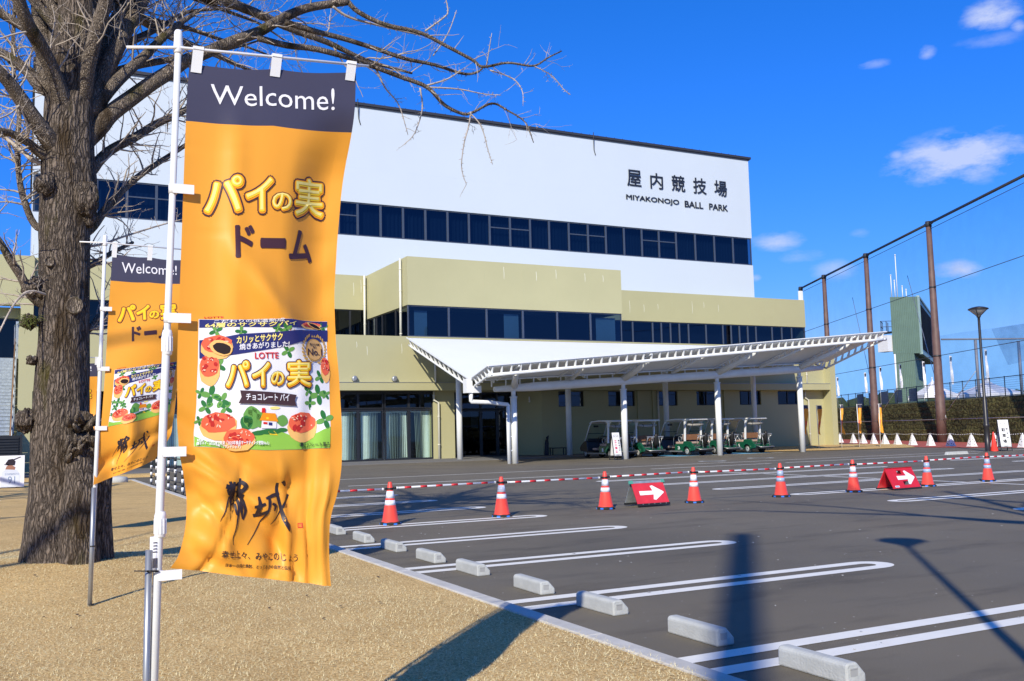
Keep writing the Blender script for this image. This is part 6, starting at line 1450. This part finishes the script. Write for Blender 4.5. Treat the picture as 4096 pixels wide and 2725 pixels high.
for z_, w in ((NH - .55, .02), (11.2, .022), (6.2, .022), (1.65, .022)):
    g = MB(); 
    for i in range(4): g.cyl(PA + ND * POS[i] + NN * .0 + Vector((0, 0, z_)), PA + ND * POS[i + 1] + Vector((0, 0, z_)), w, n=6)
    tag(g.build('net_cable', m_dark_trim if z_ > 3 else m_steel), 'thin cable strung between net poles ' + {15.45: 'just below the top tube', 11.2: 'above mid height', 6.2: 'below mid height', 1.65: 'low in front of the stone bank'}[round(z_, 2)], 'cable')
for i, (s_, up) in enumerate(((0, 11.5), (12.6, 11.5))):
    for k, d_ in enumerate((-1, 1)):
        a = PA + ND * s_ + Vector((0, 0, 1.7)) + (NN * .2 + ND * .35 * -d_); b = a + ND * (-d_) * (7.5 if d_ > 0 else 3.5) * -1 + Vector((0, 0, up if d_ > 0 else 3.2)) + NN * 1.0
        g = MB(); g.cyl(a, b, .022, n=6); g.cyl(a, a.lerp(b, .08), .05, n=8); tag(g.build('stay_wire', m_steel), ('long' if d_ > 0 else 'short') + ' stay wire at the foot of the net pole ' + ('right of the scoreboard' if i == 0 else 'left of the scoreboard'), 'wire', 'stay wires of the net poles')
# ------------------------------------------------------------------ stone bank with fence
def stone_mat():
    m = bpy.data.materials.new('mossy_stone'); m.use_nodes = True; N = m.node_tree.nodes; L = m.node_tree.links; b = N['Principled BSDF']; b.inputs['Roughness'].default_value = .95; b.inputs['Specular IOR Level'].default_value = .1
    t = N.new('ShaderNodeTexCoord'); q = N.new('ShaderNodeMapping'); q.inputs['Scale'].default_value = (2.2, 2.2, 3.2); L.new(t.outputs['Object'], q.inputs[0])
    v = N.new('ShaderNodeTexVoronoi'); v.feature = 'DISTANCE_TO_EDGE'; v.inputs['Scale'].default_value = 1; L.new(q.outputs[0], v.inputs['Vector'])
    n = N.new('ShaderNodeTexNoise'); n.inputs['Scale'].default_value = .5; n.inputs['Detail'].default_value = 8; n.inputs['Roughness'].default_value = .75; L.new(t.outputs['Object'], n.inputs['Vector'])
    r = N.new('ShaderNodeValToRGB'); r.color_ramp.elements[0].position = .35; r.color_ramp.elements[1].position = .7; r.color_ramp.elements[0].color = (.050, .043, .026, 1); r.color_ramp.elements[1].color = (.17, .155, .055, 1); L.new(n.outputs[0], r.inputs[0])
    r2 = N.new('ShaderNodeValToRGB'); r2.color_ramp.elements[0].position = .01; r2.color_ramp.elements[1].position = .10; r2.color_ramp.elements[0].color = (.35, .35, .35, 1); L.new(v.outputs['Distance'], r2.inputs[0])
    mx = N.new('ShaderNodeMix'); mx.data_type = 'RGBA'; mx.blend_type = 'MULTIPLY'; mx.inputs[0].default_value = 1; L.new(r.outputs[0], mx.inputs[6]); L.new(r2.outputs[0], mx.inputs[7]); L.new(mx.outputs[2], b.inputs['Base Color'])
    bp = N.new('ShaderNodeBump'); bp.inputs['Strength'].default_value = 1; bp.inputs['Distance'].default_value = .10; L.new(v.outputs['Distance'], bp.inputs['Height']); L.new(bp.outputs[0], b.inputs['Normal'])
    return m
m_stone = stone_mat()
g = MB(); s0, s1 = -40, 110; NS = 150; ZT = 3.12
prof = [(1.0, 0), (1.12, .9), (1.35, .92), (1.42, 1.35), (1.6, 1.37), (1.66, 1.8), (1.84, 1.82), (1.9, 2.25), (2.08, 2.27), (2.15, 2.7), (2.3, 2.72), (2.38, 3.05), (2.6, ZT), (3.2, ZT), (30, ZT)]
def bp_(s, i):
    o_, z_ = prof[i]; jz = mnoise.noise(Vector((s * .9, i * 3.1, 0))) * (.05 if i < 12 else 0); jo = mnoise.noise(Vector((s * 1.3, i * 7.7, 4))) * (.07 if i < 12 else 0)
    return PA + ND * s + NN * (o_ + jo) + Vector((0, 0, z_ + (jz if z_ > 0 else 0)))
for k in range(NS):
    a, b = s0 + (s1 - s0) * k / NS, s0 + (s1 - s0) * (k + 1) / NS
    for i in range(len(prof) - 1): g.quad(bp_(a, i), bp_(b, i), bp_(b, i + 1), bp_(a, i + 1))
structure(g.build('stone_bank', m_stone))
m_fence = M('fence_navy', (.02, .035, .06), .5, var=.1)
fe = thing('field_fence', 'dark wire fence running along the top of the stone bank', 'fence', PA + NN * 2.8 + Vector((0, 0, ZT)))
FO = Vector(fe.location)
def fb(mb, name, mat, fix=True): o = mb.build(name, mat, fe, fix=fix); o.location = -FO; return o
g = MB(); F0 = lambda s, z_: PA + ND * s + NN * 2.8 + Vector((0, 0, ZT + z_))
for z_ in (.05, 1.3): g.cyl(F0(-30, z_), F0(90, z_), .03, n=6)
for k in range(8): g.cyl(F0(-30, .15 + k * .15), F0(90, .15 + k * .15), .006, n=4)
fb(g, 'rail', m_fence)
for k in range(40):
    g = MB(); s_ = -14 + k * 2.05; g.cyl(F0(s_, 0), F0(s_, 1.36), .035, n=6); fb(g, 'post', m_fence)
g = MB()
for k in range(5): a, b = 10.5 + k * 3.1, 12.2 + k * 3.1; g.quad(F0(a, .1), F0(b, .1), F0(b, 1.2), F0(a, 1.2))
fb(g, 'dark_sheet', m_frame, False)
# blue practice net with its posts
bn = thing('practice_net', 'blue practice net on thin posts behind the fence at the right', 'net', (75, 57, ZT)); BO = Vector(bn.location)
def nb(mb, name, mat): o = mb.build(name, mat, bn, fix=False); o.location = -BO; return o
g = MB(); T = [(72.4, 58.1, 9.1), (74, 57.3, 9.35), (76.5, 56, 9.65), (79.2, 54.5, 10.05), (83, 52.5, 10.4)]
for p, q in zip(T[:-1], T[1:]): g.quad((p[0], p[1], ZT), (q[0], q[1], ZT), q, p)
nb(g, 'net_sheet', m_net2)
g = MB(); Dn = Vector((.05, -.1, 0))
U = [(76.6, 56.0, 9.62), (79.2, 54.6, 10.02), (83, 52.6, 10.35)]; Lw = [(77.7, 55.4, 6.35), (79.3, 54.6, 6.75), (83, 52.6, 7.0)]
for i in range(2): g.quad(Lw[i], Lw[i + 1], U[i + 1], U[i])
nb(g, 'second_net_sheet', m_net3)
for x, y, zt in ((75.3, 56.7, 8.65), (78.75, 55, 8.5), (83, 52.8, 8.6)):
    g = MB(); g.cyl((x, y, ZT), (x, y, zt), .13, n=10); nb(g, 'post', M('post_grey', (.16, .17, .21), .5) if 'post_grey' not in bpy.data.materials else bpy.data.materials['post_grey'])
g = MB(); g.cyl((72.5, 58.0, 8.78), (83, 52.6, 8.6), .07, n=8); nb(g, 'top_rail', bpy.data.materials['post_grey'])
# scoreboard
sb_ = thing('scoreboard', 'tall green corrugated scoreboard with a dark screen beyond the ball net', 'scoreboard', (82, 70, ZT)); SO2 = Vector(sb_.location)
def sbb(mb, name, mat, fix=True): o = mb.build(name, mat, sb_, fix=fix); o.location = -SO2; return o
c0 = Vector((80.5, 70.3, 0)); c1 = Vector((83.0, 69.0, 0)); c2 = Vector((101.2, 82.1, 0)); c3 = c2 + (c0 - c1)
def block(P, z0, z1, mat, name):
    g = MB(); n = len(P)
    for i in range(n):
        a, b = P[i], P[(i + 1) % n]; L = (b - a).length; k = max(1, int(L / .18)); d = (b - a) / k; nr = Vector((d.y, -d.x, 0)).normalized()
        for j in range(k):
            p = a + d * j; w = .035
            A = [p, p + d * .45 , p + d * .55 + nr * w, p + d * .95 + nr * w, p + d]
            for u, v in zip(A[:-1], A[1:]): g.quad(u + Vector((0, 0, z0)), v + Vector((0, 0, z0)), v + Vector((0, 0, z1)), u + Vector((0, 0, z1)))
    g.poly([p + Vector((0, 0, z0)) for p in P]); g.poly([p + Vector((0, 0, z1)) for p in P]); return sbb(g, name, mat, False)
block([c0, c1, c2, c3], 8.65, 14.6, m_green_metal, 'screen_housing')
e1 = (c2 - c1).normalized(); e0 = (c1 - c0).normalized(); out_ = Vector((e1.y, -e1.x, 0))
block([c0 + e1 * 1.2 * 0 + e0 * .25, c0 + e0 * 2.1, c0 + e0 * 2.1 + e1 * 15, c0 + e0 * .25 + e1 * 15], ZT - .5, 8.65, m_green_metal, 'pedestal')
def on_face(u, v, d=.06): return c1 + e1 * u + out_ * d + Vector((0, 0, v))
g = MB(); g.prism([(2.4, 9.2), (20.8, 9.2), (20.8, 14.0), (2.4, 14.0)], lambda u, v, d: on_face(u, v, .05 + d), 0, .08); sbb(g, 'screen', M('screen_black', (.012, .012, .012), .9, var=.05, spec=.05))
g = MB()
for p, q in (((0, 8.65), (22, 8.65)), ((0, 14.6), (22, 14.6)), ((.1, 8.65), (.1, 14.6)), ((22, 8.65), (22, 14.6))): g.bar(on_face(*p), on_face(*q), .3, .2)
g.prism([(0, 8.75), (22, 8.75), (22, 9.2), (0, 9.2)], lambda u, v, d: on_face(u, v, .03 + d), 0, .05); g.prism([(0, 14.05), (22, 14.05), (22, 14.5), (0, 14.5)], lambda u, v, d: on_face(u, v, .03 + d), 0, .05)
sbb(g, 'screen_frame', M('frame_pale_green', (.30, .42, .40), .5, var=.05))
g = MB()
for i, ch in enumerate('スコアボード'[:4]): pass
for i in range(5):
    z_ = 13.3 - i * .62; g.prism([(1.0, z_), (2.0, z_ + .05), (1.9, z_ + .42), (1.1, z_ + .38)], lambda u, v, d: on_face(u, v, .03 + d), 0, .06)
sbb(g, 'emblem', m_white_plastic)
g = MB(); side = -e0
for k in range(9): p = c0 + side * (1.15 * (k % 3) / 2 + .05) + e1 * (.3 if k < 3 else (1.2 if k < 6 else 2.2)); g.cyl(p + Vector((0, 0, 11.0)), p + Vector((0, 0, 12.1)), .03, n=6)
for z_ in (11.5, 12.1): g.bar(c0 + side * 1.2 + e1 * .2 + Vector((0, 0, z_)), c0 + side * 1.2 + e1 * 2.4 + Vector((0, 0, z_)), .05, .05); g.bar(c0 + e1 * .2 + Vector((0, 0, z_)), c0 + side * 1.2 + e1 * .2 + Vector((0, 0, z_)), .05, .05)
q0 = c0 + side * .6 + e1 * 1.3; g.box(q0.x - .7, q0.x + .5, q0.y - 1, q0.y + 1, 10.9, 11.0)
sbb(g, 'balcony', m_dark_trim)
g = MB(); p = c0 + side * .5 + e1 * .5; g.box(p.x - .6, p.x + .4, p.y - .4, p.y + .9, 8.9, 10.6); sbb(g, 'white_cabinet', m_white_plastic)
g = MB(); p = c0 + e0 * .15 + Vector((-.15, -.1, 0)); g.cyl(p + Vector((0, 0, 3)), p + Vector((0, 0, 8.6)), .09, n=8); sbb(g, 'white_pipe', m_white_plastic)
for k, (dx, hh_) in enumerate(((.15, 16.9), (.45, 16.4), (.65, 19.2), (1.15, 15.9), (1.5, 15.6))):
    g = MB(); p = c0 + e0 * dx + e1 * (.4 + k * .5); g.cyl(p + Vector((0, 0, 14.6)), p + Vector((0, 0, hh_)), .045, n=6); g.cyl(p + Vector((0, 0, hh_)), p + Vector((0, 0, hh_ + .12)), .08, n=6); sbb(g, 'flag_mast', m_white_plastic)
# white banners and tents on the bank
wf = [((73.3, 57.9), 7.35, 'white feather banner just right of the thick net pole'), ((76.1, 56.45), 7.85, 'white feather banner right of the lamp post'), ((71.1, 59.0), 6.9, 'white feather banner in front of the scoreboard foot, right one'), ((69.3, 60.0), 6.7, 'white feather banner in front of the scoreboard foot, left one'), ((67.7, 60.8), 6.5, 'white feather banner left of the scoreboard'),
      ((72, 66.5), 6.4, 'white feather banner seen between net poles left of the scoreboard'), ((74, 72), 6.3, 'white feather banner nearest the far lamp'), ((76.5, 78), 6.4, 'white feather banner close to the hall corner lamp')]
src = None
for (x, y), top, lb in wf:
    if src is None:
        src = thing('feather_banner', lb, 'banner', (x, y, ZT), 0, 'white feather banners on the bank'); H_ = 4.2
        g = MB(); g.tube([(0, 0, 0), (0, 0, H_)], .025, 6); g.build('pole', m_white_plastic, src)
        g = MB(); rows = [(.0, .28), (.0, .30), (.02, .26), (.05, .30), (.02, .33), (.08, .28), (.12, .2)]
        for i in range(len(rows) - 1):
            z0, z1 = H_ - .05 - i * .42, H_ - .05 - (i + 1) * .42; a, b = rows[i], rows[i + 1]
            g.quad((a[0], .03 * (i % 2), z0), (a[0] + a[1], .08 * math.sin(i), z0), (b[0] + b[1], .08 * math.sin(i + 1), z1), (b[0], .03 * ((i + 1) % 2), z1))
        g.build('banner_cloth', m_bwhite, src, fix=False)
        g = MB(); g.quad((.03, -.09, H_ - .45), (.25, -.1, H_ - .45), (.25, -.1, H_ - .15), (.03, -.09, H_ - .15)); g.build('print', m_ink, src, fix=False); o = src
    else: o = dup(src, None, (x, y, ZT), None, lb)
    o.scale = (.62, 1, (top - ZT) / 4.2); o.rotation_euler = (0, 0, R(-30 + rnd.uniform(-15, 15)))
def tent(x, y, w, label):
    t = thing('white_tent', label, 'tent', (x, y, ZT), R(-25), 'white tents on the field'); g = MB()
    n = 8; V = []
    for i in range(n + 1):
        f = i / n; r_ = w * (1 - f) ** 1.7 + .03; z_ = .9 + 1.5 * f
        V.append([(-r_, -r_, z_), (r_, -r_, z_), (r_, r_, z_), (-r_, r_, z_)])
    for i in range(n):
        for k in range(4): g.quad(V[i][k], V[i][(k + 1) % 4], V[i + 1][(k + 1) % 4], V[i + 1][k])
    g.lathe([(.06, 2.4), (.04, 2.6)], 6); g.build('canvas_roof', m_bwhite, t)
    g = MB()
    for k in range(4): a, b = V[0][k], V[0][(k + 1) % 4]; g.quad(a, b, (b[0], b[1], .6), (a[0], a[1], .6))
    g.build('valance', m_bwhite, t)
    for k in range(4): g = MB(); g.cyl((V[0][k][0], V[0][k][1], 0), (V[0][k][0], V[0][k][1], .9), .04, n=6); g.build('leg', m_steel, t)
tent(81.5, 60.5, 2.3, 'white peaked tent seen under the blue net, right of the lamp post'); tent(76.5, 62.5, 1.6, 'low white tent just right of the thick net pole')
# far bare tree and far hedge line on the field
bare_tree((87, 92.5, 2), 'round bare tree far off, right above the canopy roof', 11.5, 61, .35, 16, 3.0)
g = MB(); pts = [(70 + i * 3, 140 - i * 2.2) for i in range(40)]
for i, (x, y) in enumerate(pts): lump((x, y, 4.2 + rnd.uniform(-.3, .3)), 1.9, i, (1.2, 1, .8), .5, 6, g)
tag(g.build('far_hedge', M('far_hedge_green', (.03, .05, .02), .95, var=.3)), 'far off dark green hedge mass along the ball field', 'hedge', kind='stuff')
# tall brown pole behind the camera whose broad shadow lies on the asphalt
t = thing('net_pole', 'tall brown pole behind the photographer casting the broad straight shadow', 'pole', (-8.3, -9.0, 0), 0, 'brown net poles by the ball field'); g = MB(); g.tube([(.25, -.2, 0), (-.36, .37, 16.2)], [.22, .16], 16); g.build('pole', m_brown_pole, t)
for i in range(5):
    t = thing('net_pole', 'tall brown net pole standing behind the photographer, outside the picture', 'pole', (-2 + 13 * i, -16 - 1.5 * i, 0), 0, 'net poles behind the photographer'); g = MB(); g.lathe([(.33, 0), (.27, 8), (.19, 16)], 14); g.build('pole', m_brown_pole, t)
    if i < 4: g = MB(); P = [Vector((13 * k / 8, -1.5 * k / 8, 11.2 - 1.1 * math.sin(math.pi * k / 8))) for k in range(9)]; g.tube(P, .05, 6); g.build('cable', m_dark_trim, t)
# black and white barrier posts by the path
for i, y in enumerate((26.6, 28.0, 29.4, 30.8, 32.2, 33.6)):
    t = thing('striped_post', ['nearest black and white post of the path barrier', 'second black and white post of the path barrier', 'third black and white post of the path barrier', 'fourth black and white post of the path barrier', 'fifth black and white post of the path barrier', 'farthest black and white post of the path barrier'][i], 'post', (3.75, y, 0), 0, 'black and white posts by the path')
    g = MB()
    for k in range(10): g.cyl((0, 0, k * .11), (0, 0, k * .11 + .11), .035, n=10, mi=k % 2)
    g.build('post', [m_black_steel, m_white_plastic], t)
    g = MB(); g.lathe([(.09, 0), (.09, .03)], 12); g.build('foot', m_black_steel, t)
    if i < 5:
        g = MB()
        for z_ in (.95, .60, .33): g.cyl((0, .03, z_), (0, 1.37, z_), .018, n=8)
        g.build('rail', m_black_steel, t)
g = MB(); g.lathe([(.30, -.02), (.31, .08), (.28, .18), (.10, .21), (.02, .21)], 18, c=(2.8, 34.3, LZ)); tag(g.build('concrete_stump', m_concrete), 'low round concrete stump on the lawn behind the second banner', 'stump')
# picture board on the lawn at the left edge
bd = thing('picture_board', 'white board printed with a baseball player, standing left of the tree', 'sign', (-1.4, 33.7, LZ)); DO_ = Vector(bd.location)
def bb(mb, name, mat): o = mb.build(name, mat, bd, fix=False); o.location = -DO_; return o
g = MB(); g.box(-3.3, .03, 33.7, 33.75, .13, 1.10); bb(g, 'panel', m_bwhite)
g = MB(); g.box(-3.2, -3.14, 33.75, 34.1, .1, .9); g.box(-.2, -.14, 33.75, 34.1, .1, .9); bb(g, 'foot', m_black_steel)
pp = lambda x, z_, d=0.: (x, 33.695 - d, z_)
g = MB()
g.poly([pp(-.62, .14), pp(-.10, .14), pp(-.08, .5), pp(-.16, .64), pp(-.30, .68), pp(-.48, .68), pp(-.60, .58)], 2)
g.poly([pp(-.50, .68, .001), pp(-.24, .66, .001), pp(-.22, .74, .001), pp(-.34, .82, .001), pp(-.46, .78, .001)], 1)
g.poly([pp(-.50, .86, .002), pp(-.44, .80, .002), pp(-.24, .80, .002), pp(-.22, .92, .002), pp(-.30, 1.0, .002), pp(-.42, .98, .002)], 0); g.poly([pp(-.54, .82, .002), pp(-.40, .80, .002), pp(-.40, .84, .002), pp(-.52, .84, .002)], 0)
g.poly([pp(-.30, .98, .003), pp(-.10, 1.06, .003), pp(-.06, 1.05, .003), pp(-.28, .95, .003)], 0)
g.text('D.YAMAMOTO', lambda x, y: pp(x, y, .003), -.50, .50, -.12, .56, 3); g.text('91', lambda x, y: pp(x, y, .003), -.42, .24, -.22, .46, 3)
bb(g, 'player_print', [m_ink, M('print_skin', (.35, .16, .10), .5), M('print_jersey', (.66, .70, .78), .5), M('print_steel_blue', (.20, .28, .42), .5)])
